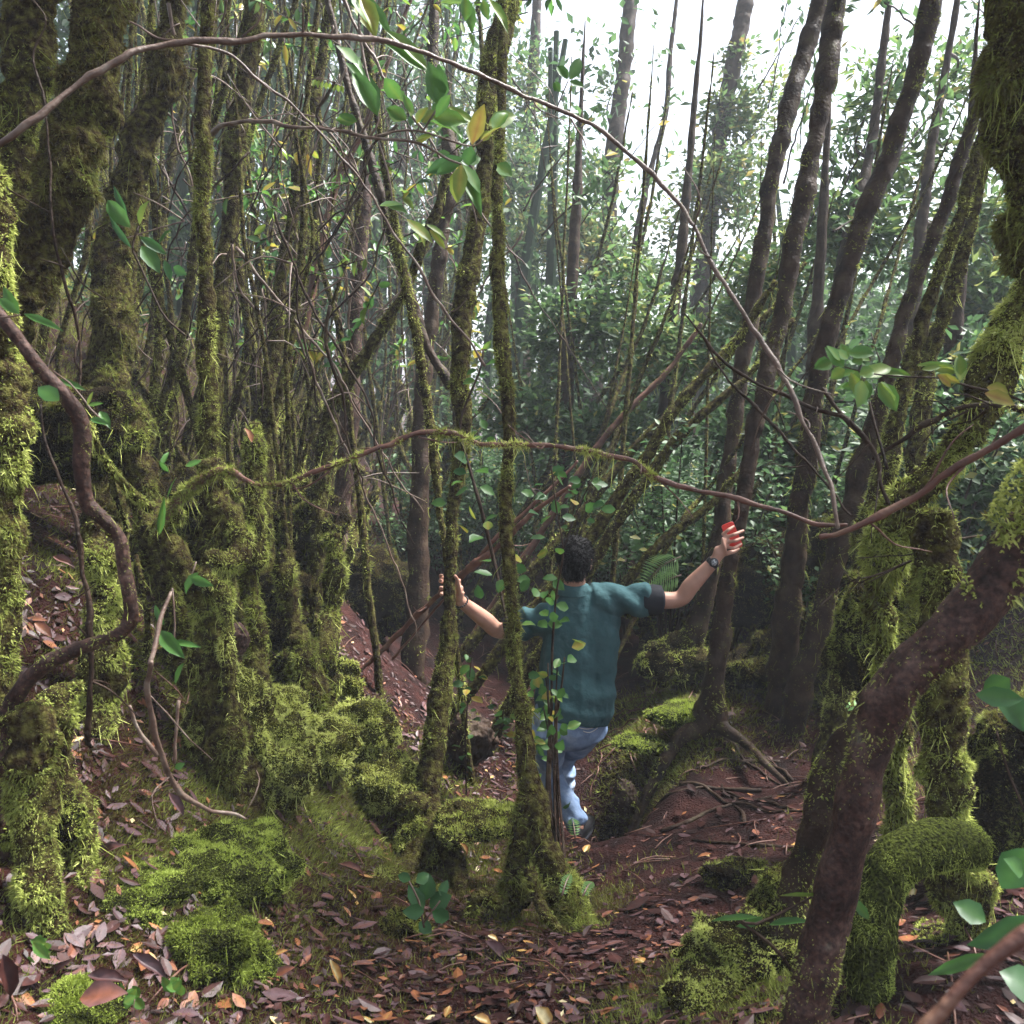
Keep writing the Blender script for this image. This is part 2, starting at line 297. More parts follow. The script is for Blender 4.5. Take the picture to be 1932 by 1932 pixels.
# ---------------------------------------------------------------- trees
def path3(pts, down, up, tip=.7):
    q = [P(x, y, d) for x, y, d, w in pts]; r = [R(w, d) for x, y, d, w in pts]
    if down:      # carry the foot of the trunk on to the soil
        b = q[-1]; z = gz(b)
        if b[2] > z+.02:
            t = nrm(q[-1]-q[-2]); t = nrm(A(t[0], t[1], min(t[2], -.8))); L = (b[2]-z)/-t[2]; e = b+t*L; e[2] = gz(e)-.06
            q.append(e); r.append(r[-1]*1.25)
        else: q[-1] = A(b[0], b[1], min(b[2], z-.05))
    if up:
        t = nrm(q[0]-q[1]); q.insert(0, q[0]+nrm(t+A(0, 0, .3))*up); r.insert(0, r[0]*tip)
    return q, r
STY = {'heavy': ('mossbark', 15000, .023, .0036, .45, .05), 'mid': ('mossbark', 13000, .018, .0032, .35, .15), 'light': ('darkbark', 7000, .017, .0032, .3, .33), 'bare': ('darkbark', 700, .014, .003, .3, .9), 'shag': ('mossbark', 13000, .033, .0044, .6, .0)}
LUMP = {'heavy': .03, 'mid': .012, 'light': .007, 'bare': .002, 'shag': .035}
TREES = []
def stem(name, label, cat, pts, style='mid', tint=(.15, .75), down=True, up=1.2, group=None, matn=None, dens=1.0, roots=(), bump=.14, part='trunk', seed=None, bent=False, lenk=1.0, tip=.7, pat=None, mm='moss'):
    seed = len(TREES)*3+1 if seed is None else seed
    q, r = path3(pts, down, up, tip); d0 = np.mean([p[2] for p in pts])
    base = q[-1] if down else q[len(q)//2]
    t = thing(name, label, cat, base, group)
    mt, de, ln, wd, dr, pt = STY[style]; pt = pt if pat is None else pat; k = max(1., d0/3.6)
    g = gtube(q, r, .022*k, 16 if d0 < 5 else 9, bump, 8, seed, True, LUMP[style]*min(1, r[len(r)//2]/.045), min(.010, r[len(r)//2]*.28) if style != 'bare' else .004); obj(part, g, M[matn or mt], t)
    for rp in roots:
        rq, rr = [P(x, y, d) for x, y, d, w in rp], [R(w, d) for x, y, d, w in rp]
        for a in range(1, len(rq)): rq[a][2] = max(min(rq[a][2], gz(rq[a])+.10), gz(rq[a])-.01)
        rq[-1][2] = gz(rq[-1])-.03
        rg = gtube(rq, rr, .025, 9, .16, 9, seed+5); ro = obj('root', rg, M[matn or mt], t)
        obj('moss', moss_on(rg, max(de, 5500)*dens/k**2, max(ln, .028), wd, .1, 4, tint, min(pt, .1), seed=seed), M['moss'], ro, False)
    if dens > 0:
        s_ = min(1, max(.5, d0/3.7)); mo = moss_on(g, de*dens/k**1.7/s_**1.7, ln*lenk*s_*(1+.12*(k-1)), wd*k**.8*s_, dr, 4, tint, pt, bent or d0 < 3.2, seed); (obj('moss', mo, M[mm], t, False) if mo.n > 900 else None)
    TREES.append((t, q)); return t, q, g
def crown(t, blobs, leaf=.07, tint=(.1, .55), kind='Q', name='crown', asp=.45, m_='greyleaf'):
    """leaf clumps in uneven blobs: (centre xyz, radii xyz, count)"""
    g = Geo()
    for c, rad, n in blobs:
        rad = np.asarray(rad, float)
        nc = max(3, n//14); cc = rng.normal(size=(nc, 3))*.45; cc = cc[np.linalg.norm(cc, axis=1) < 1.25]
        cc = np.asarray(c)+cc*rad; cc = cc[fbm(cc*1.3, 31) > -.22] if len(cc) > 8 else cc
        if len(cc) == 0: continue
        ct = tint[0]+(tint[1]-tint[0])*rng.random(len(cc))
        pos = np.repeat(cc, 14, 0); m = len(pos); d = nrm(rng.normal(size=(m, 3))*A(1, 1, .6)); pos = pos+d*rng.uniform(.2, 1.6, m)[:, None]*leaf
        ln = leaf*rng.uniform(.6, 1.3, m); u = nrm(rng.normal(size=(m, 3))*.6+A(0, 0, 1))
        tt = np.repeat(ct, 14)+rng.normal(size=m)*.08; tt = np.where(rng.random(m) < .03, .85, np.clip(tt, 0, 1))
        leaves(g, pos, d, u, ln, ln*asp*rng.uniform(.8, 1.2, m), tt, kind)
    return obj(name, g, M[m_], t, False)
# --- trunks at the middle
t1, q1, _ = stem('mossy_tree', 'tall curved mossy trunk that the man grips with his left hand', 'tree',
 [(962,-20,4.6,40),(930,120,4.55,44),(917,250,4.5,37),(915,330,4.5,35),(893,470,4.45,37),(872,600,4.4,39),(868,700,4.38,35),(876,790,4.36,30),(864,900,4.34,25),(853,1010,4.32,23),(848,1100,4.3,21),(846,1180,4.28,27),(834,1290,4.22,37),(818,1400,4.15,45),(812,1500,4.08,52),(820,1600,4.0,66),(818,1660,3.95,76)],
 'mid', (.2, .8), roots=[[(815,1560,3.98,60),(770,1640,3.8,50),(730,1720,3.5,40),(700,1790,3.3,30)],[(830,1570,3.98,50),(862,1640,3.75,36),(868,1700,3.6,24)],[(800,1520,4.0,50),(740,1500,4.1,44),(690,1470,4.2,30)]], dens=1.3)
t2, q2, _ = stem('mossy_tree', 'slender mossy trunk with splayed roots between the camera and the man', 'tree',
 [(945,210,4.1,18),(938,350,4.0,20),(942,500,3.9,25),(946,640,3.8,27),(958,760,3.7,28),(960,850,3.65,27),(954,950,3.6,24),(962,1100,3.5,23),(970,1220,3.45,25),(982,1330,3.4,30),(994,1450,3.35,38),(1016,1560,3.3,46),(1040,1660,3.24,46),(1066,1750,3.2,39)],
 'mid', (.2, .8), dens=1.7, roots=[[(1000,1500,3.32,50),(960,1600,3.25,44),(905,1660,3.2,28),(880,1690,3.18,18)],[(1030,1600,3.26,50),(1075,1690,3.22,46),(1105,1770,3.1,40),(1150,1800,3.05,26)],[(1000,1640,3.2,26),(1020,1700,3.1,22),(1060,1760,3.0,18),(1090,1790,2.98,14)]], up=.6)
# --- right slender trunks
stem('slender_tree', 'dark slender trunk rising behind the hand that holds the red phone', 'tree',
 [(1580,-20,4.9,36),(1562,110,4.88,37),(1540,240,4.85,32),(1520,350,4.82,37),(1496,450,4.8,36),(1478,580,4.78,32),(1452,680,4.75,34),(1430,780,4.72,31),(1412,880,4.7,29),(1395,980,4.68,28),(1378,1080,4.66,29),(1360,1190,4.66,32),(1345,1290,4.72,41),(1340,1345,4.8,60)], 'light', (.2, .7), dens=1.0, bump=.1,
 roots=[[(1347,1270,4.72,30),(1330,1320,4.72,34),(1285,1352,4.72,28),(1220,1392,4.6,22),(1170,1430,4.45,14)],[(1349,1270,4.72,30),(1360,1320,4.72,30),(1410,1375,4.6,20),(1450,1430,4.4,14),(1500,1460,4.35,9)]])
stem('slender_tree', 'dark slender trunk kinked near its top against the white sky', 'tree',
 [(1548,-20,5.6,31),(1530,70,5.58,32),(1505,140,5.55,34),(1468,280,5.5,31),(1450,380,5.5,29),(1432,500,5.5,31),(1412,620,5.5,31),(1392,740,5.5,29),(1378,860,5.5,29),(1360,980,5.5,31),(1335,1110,5.5,36),(1305,1230,5.55,42)], 'light', (.15, .6), bump=.12)
stem('slender_tree', 'thick dark trunk leaning right against the bright sky', 'tree',
 [(1765,-20,4.6,36),(1735,110,4.6,37),(1700,220,4.6,34),(1662,330,4.6,36),(1620,440,4.6,36),(1585,550,4.6,34),(1555,650,4.6,36),(1535,760,4.65,36),(1520,880,4.7,36),(1505,1000,4.8,39),(1490,1130,4.9,46)], 'light', (.12, .6), bump=.1)
stem('slender_tree', 'thin dark leaning trunk left of the shaggy trunk at the right edge', 'tree',
 [(1850,180,4.4,20),(1800,340,4.4,22),(1750,470,4.4,24),(1710,580,4.4,26),(1680,690,4.4,27),(1650,800,4.5,34),(1610,940,4.6,39)], 'light', (.2, .75), dens=1.2)
stem('mossy_tree', 'thin trunk with yellow moss leaning under the shaggy right trunk', 'tree',
 [(1880,160,3.9,20),(1840,300,3.9,23),(1800,440,3.9,23),(1750,570,3.9,26),(1715,690,3.9,30),(1690,800,3.9,34),(1660,930,4.0,41),(1630,1080,4.1,48)], 'mid', (.35, .95), dens=1.2)
stem('mossy_tree', 'short mossy stem standing between the two leaning right trunks', 'tree',
 [(1830,420,4.3,22),(1790,560,4.3,26),(1750,690,4.3,28),(1735,820,4.3,34),(1720,980,4.4,40)], 'mid', (.25, .85), up=.5)
# --- right foreground
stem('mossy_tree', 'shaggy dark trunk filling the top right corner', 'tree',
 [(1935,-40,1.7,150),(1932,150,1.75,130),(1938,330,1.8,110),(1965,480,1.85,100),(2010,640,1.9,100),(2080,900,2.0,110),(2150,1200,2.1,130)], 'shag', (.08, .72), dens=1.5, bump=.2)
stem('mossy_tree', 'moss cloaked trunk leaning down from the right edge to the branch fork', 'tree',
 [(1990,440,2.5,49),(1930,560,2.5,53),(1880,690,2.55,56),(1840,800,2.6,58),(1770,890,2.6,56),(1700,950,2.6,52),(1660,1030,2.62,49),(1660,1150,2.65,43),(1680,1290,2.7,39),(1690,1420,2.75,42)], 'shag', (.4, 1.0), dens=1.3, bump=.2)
stem('bent_tree', 'smooth dark brown trunk bending across the lower right foreground', 'tree',
 [(2010,900,1.62,99),(1940,1010,1.65,97),(1880,1100,1.68,94),(1790,1200,1.7,89),(1690,1300,1.74,88),(1640,1420,1.78,80),(1605,1560,1.8,74),(1568,1720,1.84,78),(1532,1850,1.86,78),(1500,1980,1.88,82)], 'bare', (.3, .9), matn='bark', bump=.07, up=.8, dens=9, pat=.5)
ur = gtube([P(2040,830,1.60), P(1975,930,1.62), P(1925,1010,1.64), P(1885,1075,1.66), P(1830,1140,1.675)], [.060, .058, .054, .045, .022], .02, 16, .16, 14, 4, True, .010, .008)
obj('moss', moss_on(ur, 34000, .017, .0034, .2, 4, (.25, .95), .05, True, 8, 9, 0), M['moss'], TREES[-1][0], False)
stem('mossy_tree', 'dark thin stem slanting behind the smooth brown foreground trunk', 'tree',
 [(1700,1275,2.2,30),(1660,1320,2.26,36),(1612,1380,2.32,44),(1570,1440,2.35,52),(1540,1560,2.36,58),(1515,1650,2.36,64),(1490,1740,2.36,76)], 'light', (.4, .9), up=.0, dens=1.1)
stem('mossy_tree', 'mossy upright trunk behind the smooth brown foreground trunk', 'tree',
 [(1765,1120,2.25,68),(1770,1250,2.25,74),(1775,1380,2.25,76),(1785,1500,2.25,80),(1800,1620,2.25,84),(1830,1740,2.3,82)], 'heavy', (.15, .85), up=.2, dens=1.5, bump=.2)
stem('mossy_root', 'bright green mossy root arching from the upright trunk to the floor', 'root',
 [(1830,1600,2.15,101),(1750,1600,2.1,96),(1680,1640,2.06,88),(1645,1720,2.05,83),(1640,1820,2.05,85),(1650,1940,2.05,88)], 'mid', (.6, 1.05), up=0, dens=5, bump=.14, lenk=.5, pat=-.9, mm='greenmoss', matn='greenbed')
# --- left trunks
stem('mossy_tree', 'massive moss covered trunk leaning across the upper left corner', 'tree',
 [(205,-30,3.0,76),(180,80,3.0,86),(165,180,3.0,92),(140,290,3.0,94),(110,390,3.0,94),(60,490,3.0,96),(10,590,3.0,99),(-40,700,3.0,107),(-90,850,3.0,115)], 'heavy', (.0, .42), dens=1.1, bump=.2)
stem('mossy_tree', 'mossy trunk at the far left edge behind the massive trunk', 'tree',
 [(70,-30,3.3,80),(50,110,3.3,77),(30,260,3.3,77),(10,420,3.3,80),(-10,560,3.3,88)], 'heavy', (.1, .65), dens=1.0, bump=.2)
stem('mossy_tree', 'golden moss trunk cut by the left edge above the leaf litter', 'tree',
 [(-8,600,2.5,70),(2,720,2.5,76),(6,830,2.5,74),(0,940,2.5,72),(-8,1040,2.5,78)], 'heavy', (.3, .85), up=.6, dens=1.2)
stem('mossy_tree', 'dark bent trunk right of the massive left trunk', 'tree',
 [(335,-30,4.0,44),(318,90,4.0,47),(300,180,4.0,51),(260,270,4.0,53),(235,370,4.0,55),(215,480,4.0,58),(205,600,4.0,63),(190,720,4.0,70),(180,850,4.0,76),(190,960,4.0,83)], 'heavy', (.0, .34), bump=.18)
stem('mossy_tree', 'straight narrow trunk with pale hanging moss at its right side', 'tree',
 [(395,-30,3.4,19),(388,90,3.4,23),(385,210,3.4,26),(384,330,3.4,26),(386,450,3.4,27),(390,570,3.4,30),(392,690,3.4,33),(394,800,3.4,35),(396,900,3.45,36)], 'mid', (.15, .8), dens=1.2)
stem('mossy_tree', 'dark slanting trunk right of the straight narrow one', 'tree',
 [(480,30,4.4,30),(468,130,4.4,32),(448,240,4.4,35),(436,350,4.4,33),(430,470,4.4,30),(412,590,4.4,29),(404,720,4.4,32),(400,860,4.4,36)], 'mid', (.05, .6))
stem('mossy_tree', 'narrow trunk slanting below the yellow hanging leaves', 'tree',
 [(615,60,4.9,17),(590,190,4.9,20),(565,320,4.9,22),(545,440,4.9,22),(525,560,4.9,24),(512,680,4.9,26),(505,800,4.9,29),(500,930,4.9,32)], 'mid', (.25, .85), dens=1.2)
stem('mossy_tree', 'reddish thin trunk in the left thicket forking near its middle', 'tree',
 [(690,230,5.3,10),(640,330,5.3,14),(610,440,5.3,15),(590,540,5.3,16),(570,640,5.3,18),(530,720,5.3,20),(510,820,5.3,22)], 'light', (.3, .8), matn='redtwig', dens=1.4)
stem('mossy_tree', 'leaning mossy trunk lit from above in front of the thicket', 'tree',
 [(775,520,5.0,18),(740,590,5.0,21),(690,670,5.0,24),(640,740,5.0,27),(615,820,5.0,31),(605,930,5.0,32),(602,1010,5.0,35)], 'mid', (.25, .85), up=.7)
stem('mossy_tree', 'tall dark trunk behind the big leaf branch left of the centre', 'tree',
 [(820,-20,6.0,19),(818,120,6.0,22),(840,230,6.0,24),(852,320,6.0,26),(835,440,6.0,27),(818,560,6.0,27),(800,700,6.0,30),(795,860,6.0,35)], 'light', (.2, .7))
stem('mossy_tree', 'brown upright trunk in the middle of the left thicket', 'tree',
 [(700,-20,6.2,18),(695,150,6.2,19),(690,320,6.2,22),(682,480,6.2,26),(672,620,6.2,29),(660,780,6.2,32)], 'light', (.15, .65), matn='bark')
stem('mossy_tree', 'thin dark stem slanting down to the right behind the long twig', 'tree',
 [(640,100,4.8,12),(690,270,4.8,14),(735,420,4.8,18),(768,540,4.8,20),(800,640,4.8,20),(850,730,4.8,18)], 'light', (.25, .8), down=False, up=.8)
stem('mossy_tree', 'knobbly pale mossy stem hanging beside the main curved trunk', 'tree',
 [(745,430,4.7,14),(770,560,4.7,18),(792,660,4.7,18),(806,760,4.7,16),(820,860,4.7,16),(830,960,4.7,12),(845,1080,4.7,10)], 'mid', (.4, .9), up=1.0)
# mossy root columns on the left bank
for k, (lab, pts, ti) in enumerate([
 ('thin moss hung column left of the dark hollow on the bank', [(480,800,3.7,26),(478,900,3.7,30),(484,1000,3.7,32),(478,1110,3.7,30),(486,1200,3.65,36),(490,1290,3.6,40)], (.35,.9)),
 ('ragged mossy column under the end of the level branch', [(396,870,3.4,46),(410,960,3.4,56),(395,1050,3.4,50),(405,1150,3.35,44),(400,1260,3.3,60),(420,1350,3.3,80)], (.3,.9)),
 ('slanting mossy root crossing the bank below the level branch', [(330,960,3.3,30),(300,1010,3.3,34),(345,1080,3.3,40),(372,1130,3.3,36),(375,1220,3.3,34)], (.35,.9)),
 ('curling mossy root looped on the bank', [(440,960,3.4,22),(455,1030,3.35,26),(430,1060,3.3,28),(400,1050,3.28,26),(385,1090,3.25,24),(420,1120,3.25,28),(425,1180,3.25,26)], (.5,1)),
 ('green mossy pillar beside the gnarled foreground branch', [(185,990,3.0,36),(192,1060,3.0,50),(195,1130,3.0,56),(190,1210,3.0,60)], (.35,.8)),
 ('mossy post standing at the upper edge of the path', [(625,1010,4.6,30),(632,1070,4.6,34),(628,1140,4.6,30),(618,1220,4.5,36)], (.35,.9)),
 ('dark mossy stump post behind the red twigs', [(540,1040,4.2,30),(545,1120,4.2,36),(560,1190,4.15,40),(575,1260,4.1,50)], (.2,.7)),
 ('leaning mossy root under the dark bent trunk', [(240,760,3.6,40),(255,850,3.6,44),(270,940,3.6,50),(290,1010,3.6,54)], (.1,.6)),
 ('mossy hanging root left of the leaf strewn slope', [(45,1330,2.2,60),(60,1400,2.2,72),(50,1480,2.2,70),(60,1570,2.2,64)], (.3,.85)),
 ('ochre mossy root drooping over the lower left bank', [(110,1300,2.5,50),(120,1380,2.5,60),(110,1470,2.5,56),(140,1560,2.45,60)], (.2,.75))]):
    stem('mossy_root', lab, 'root', pts, 'heavy', ti, up=0, dens=1.2, bump=.3, group='mossy roots on the left bank', seed=300+k*7)
# gnarled foreground branch
stem('gnarled_branch', 'gnarled grey branch zigzagging down the left foreground', 'branch',
 [(-20,560,1.95,21),(30,630,1.96,23),(75,690,1.98,23),(120,745,2.0,28),(150,800,2.02,33),(152,880,2.04,33),(165,945,2.06,31),(205,985,2.08,27),(228,1020,2.1,23),(238,1090,2.12,25),(248,1160,2.14,28),(225,1195,2.16,25),(150,1225,2.18,26),(80,1260,2.2,29),(30,1320,2.22,33),(5,1390,2.25,36),(0,1480,2.28,37)], 'bare', (.3, .75), matn='bark', up=.3, dens=16, bump=.14, part='stem', pat=-.1, lenk=.9)
stem('mossy_branch', 'thin straight branch sloping down from the gnarled branch to the bank', 'branch',
 [(165,800,2.2,12),(200,870,2.4,14),(235,915,2.6,15),(280,960,2.9,18)], 'mid', (.4, .9), up=0, down=False, dens=.9, part='stem')
# long lianas, branches and twigs in the open air
def branch(name, label, cat, pts, matn, moss=None, sub=(), bump=.08, tint=(.4, .95), spurs=4, mto=None):
    q, r = path3(pts, False, 0); t = thing(name, label, cat, q[len(q)//2])
    r = [x*.86 for x in r]; g = gtube(q, r, .012, 8, .16, 22, len(TREES), True, 0, .012); obj('stem', g, M[matn], t)
    for _ in range(spurs):
        i = rng.integers(1, len(q)-1); b = q[i]+(q[i+1]-q[i])*rng.random(); dr = nrm(rng.normal(size=3)+nrm(q[i+1]-q[i])*.6); l_ = rng.uniform(.04, .22)
        obj('side_twig', gtube([b, b+dr*l_*.5+rng.normal(size=3)*.012, b+dr*l_+rng.normal(size=3)*.02], [r[i]*.4, .0022, .0012], .02, 5, .1, 20, 3, True, 0, .008), M[matn], t)
    for s in sub:
        sq, sr = path3(s, False, 0); obj('twig', gtube(sq, sr, .015, 6, .12, 20, 3, True, 0, .008), M[matn], t)
    if moss: obj('moss', moss_on(g if mto is None else gtube(q[:mto], r[:mto], .012, 8, .16, 22, len(TREES), True, 0, .012), moss, .019, .003, .0, 4, tint, .25, seed=len(TREES)+50, freq=9), M['moss'], t, False)
    TREES.append((t, q)); return t, q
branch('liana', 'long bare liana arching over the whole scene', 'liana',
 [(-30,285,2.0,13),(60,225,2.0,13),(140,165,2.05,13),(230,108,2.1,14),(310,84,2.15,13),(450,65,2.2,12),(590,60,2.25,11),(720,80,2.3,11),(850,118,2.35,11),(960,168,2.4,11),(1080,225,2.45,10),(1180,285,2.45,10),(1255,355,2.45,9),(1330,465,2.4,9),(1400,585,2.35,9),(1452,672,2.3,9),(1502,755,2.25,9),(1545,845,2.2,10),(1566,930,2.15,10),(1572,1005,2.12,10)], 'twig', spurs=10)
branch('broken_branch', 'brown branch rising right from the stubby node under the liana', 'branch',
 [(1556,1012,2.12,15),(1590,1008,2.1,14),(1640,985,2.08,15),(1720,938,2.05,17),(1800,885,2.0,18),(1880,835,1.95,18),(1960,785,1.9,19)], 'redtwig')
branch('mossy_branch', 'level mossy branch spanning in front of the two central trunks', 'branch',
 [(300,985,3.0,20),(350,930,3.0,19),(420,890,2.95,17),(480,908,2.9,12),(560,906,2.85,12),(640,880,2.82,11),(710,845,2.8,12),(780,822,2.8,12),(850,822,2.8,13),(910,836,2.78,12),(970,836,2.75,12),(1050,842,2.72,12),(1120,858,2.7,13),(1195,866,2.66,14),(1240,900,2.62,13),(1320,926,2.58,12),(1400,942,2.54,12),(1470,962,2.5,11),(1550,985,2.45,9),(1600,990,2.42,6)], 'redtwig', 110000, mto=15, spurs=9)
branch('twig', 'long dark twig slanting across the upper left to the main trunk', 'twig',
 [(245,40,2.6,4),(300,75,2.6,6),(350,85,2.6,6),(420,100,2.65,6),(480,150,2.7,6),(560,212,2.75,6),(640,293,2.8,6),(710,385,2.85,6),(770,480,2.9,6),(840,580,2.95,6),(915,690,3.0,5)], 'twig')
branch('twig', 'grey twig leaving the narrow left trunk toward the big leaves', 'twig',
 [(400,250,3.3,13),(440,238,3.2,10),(520,230,3.1,9),(600,236,3.0,7),(660,247,2.95,6)], 'twig')
branch('twig', 'forked dark twig slanting between the right slender trunks', 'twig',
 [(1290,590,2.6,5),(1345,660,2.58,6),(1400,705,2.55,7),(1470,745,2.5,8),(1560,780,2.45,9),(1590,790,2.42,11),(1640,850,2.4,11),(1665,910,2.38,10),(1682,950,2.36,9)], 'darkbark', sub=[[(1555,735,2.46,8),(1575,765,2.44,9),(1595,792,2.42,10)],[(1635,760,2.5,5),(1650,820,2.45,6),(1668,890,2.4,7)]])
branch('twig', 'thin dark twig slanting toward the end of the level branch', 'twig',
 [(1320,625,2.7,4),(1370,715,2.66,6),(1465,795,2.6,7),(1510,850,2.55,7),(1560,910,2.5,6),(1610,970,2.46,5)], 'darkbark')
branch('mossy_branch', 'arched dark branch with mossy top at the right edge', 'branch',
 [(1960,790,2.2,14),(1900,768,2.25,14),(1850,766,2.3,14),(1790,780,2.35,14),(1730,812,2.4,13),(1690,840,2.45,11),(1640,865,2.5,8)], 'darkbark', 11000)
branch('dead_twig', 'spray of thin dead twigs under the mossy fork on the right', 'twig',
 [(1815,1014,2.3,6),(1780,1030,2.3,6),(1720,1060,2.3,5),(1650,1085,2.3,4),(1615,1092,2.3,3)], 'darkbark', sub=[[(1800,1020,2.3,4),(1730,1045,2.28,3),(1620,1052,2.26,2)],[(1770,1036,2.3,4),(1700,1070,2.32,3),(1640,1100,2.33,2)],[(1760,1000,2.3,3),(1810,1012,2.3,4),(1860,1010,2.3,3)]])
branch('leaning_pole', 'red brown dead pole leaning behind the gripped trunk', 'branch',
 [(1075,915,4.6,9),(1000,975,4.7,11),(940,1030,4.75,14),(890,1070,4.8,18),(850,1105,4.9,15),(790,1160,5.0,13),(720,1225,5.1,12),(640,1290,5.1,10)], 'redtwig', sub=[[(905,1055,4.8,8),(945,1010,4.75,8),(1040,920,4.7,7),(1090,870,4.7,5)],[(740,1245,5.0,5),(800,1175,4.95,5),(840,1130,4.9,5)]])
branch('twig', 'thin curling twig on the mossy floor of the left foreground', 'twig',
 [(285,1250,2.2,12),(280,1300,2.25,12),(292,1380,2.3,13),(310,1440,2.35,15),(340,1490,2.4,14),(380,1515,2.45,10),(430,1535,2.5,7),(470,1550,2.5,4)], 'twig', sub=[[(243,1335,2.3,8),(262,1375,2.32,9),(300,1425,2.35,10)],[(338,1320,2.35,7),(336,1390,2.36,7),(330,1440,2.37,8)],[(325,1115,2.3,8),(300,1180,2.25,9),(285,1255,2.2,10)]], tint=(.4,.8))
branch('twig', 'thin dark vertical twig in front of the gnarled branch', 'twig',
 [(85,40,2.1,4),(40,-20,2.1,4)][::-1]+[(62,110,2.1,5),(82,185,2.1,5),(92,300,2.1,5),(95,420,2.1,6),(130,530,2.15,6),(148,650,2.2,7),(150,740,2.2,6)], 'darkbark')
branch('twig', 'dark stick standing in the leaf litter under the gnarled branch', 'twig',
 [(70,760,2.2,6),(90,850,2.2,7),(125,930,2.2,9),(150,1010,2.2,11),(165,1100,2.2,13),(168,1200,2.2,14),(170,1300,2.22,13),(172,1400,2.25,12)], 'darkbark')
branch('blurred_twig', 'orange brown twig close to the camera in the bottom right corner', 'twig',
 [(1960,1715,.62,40),(1900,1770,.62,34),(1820,1860,.62,30),(1740,1960,.62,30)], 'redtwig', spurs=0)
for lab, pts in [('leaning mossy pole above the head of the man', [(1390,640,5.2,16),(1300,740,5.2,20),(1220,860,5.2,22),(1150,960,5.2,24),(1095,1040,5.2,22)]),
 ('leaning dark pole right of the head of the man', [(1330,960,5.4,14),(1260,1010,5.4,16),(1205,1070,5.4,18),(1170,1120,5.4,20)]),
 ('leaning brown pole rising from the thicket to the dark slender trunks', [(1450,590,5.8,10),(1350,690,5.8,14),(1240,800,5.8,16),(1150,900,5.8,18),(1080,990,5.8,20)]),
 ('second leaning mossy pole above the fern', [(1420,700,5.4,12),(1330,780,5.4,16),(1260,850,5.4,18),(1180,960,5.4,20),(1120,1060,5.4,22)]),
 ('red leaning stick crossing behind the small leaved sapling', [(1260,700,6.2,10),(1180,780,6.2,12),(1120,850,6.2,12),(1050,960,6.2,14)])]:
    stem('leaning_pole', lab, 'branch', pts, 'mid', (.2, .8), up=.4, dens=.7, part='stem', matn='redtwig' if 'red' in lab else None)
FOL = 2.4
# ---------------------------------------------------------------- mossy mounds, stumps
def ico(n=4):
    import bmesh
    bm = bmesh.new(); bmesh.ops.create_icosphere(bm, subdivisions=n, radius=1)
    V = np.array([v.co[:] for v in bm.verts]); F = np.array([[v.index for v in f.verts] for f in bm.faces]); bm.free(); return V, F
IV, IF = ico(5)
def mound(label, px, py, d, w, h, tint=(.45, 1), name='mossy_mound', matn='mossbark', dens=42000, ln=.018, seed=0, deep=1.0, lump=.5, cat='moss mound', wd=.0038, patch=0):
    c = P(px, py, d); rx, rz = R(w, d), R(h, d)
    z = gz(c); t = thing(name, label, cat, (c[0], c[1], min(z, c[2])))
    V = IV*(1+lump*fbm(IV*1.6+seed*3.3, seed, 4)[:, None]+.22*fbm(IV*5+seed, seed+2, 4)[:, None])*A(rx*1.1, rx*.9*deep, rz*.85)+c-A(0, 0, rz*.15)
    gm = 'greenmoss' if 'cushion' in label or 'slope climbing' in label or 'low moss ridge' in label else 'moss'
    g = Geo().add(V, IF, None, np.clip(tint[0]-.22+.45*fbm(V*16, seed, 4), 0, 1)); obj('body' if name == 'mossy_mound' else 'wood', g, M[('greenbed' if gm == 'greenmoss' else 'mossbed') if name == 'mossy_mound' else matn], t)
    k = max(1, d/3)
    obj('moss', moss_on(g, dens/k**1.6/min(1, d/3.4)**1.6, ln*min(1, d/3.4), wd*k**.7*min(1, d/3.4), -.25, 3, tint, patch, d < 2.5, seed, 8, .25), M[gm], t, False); return t
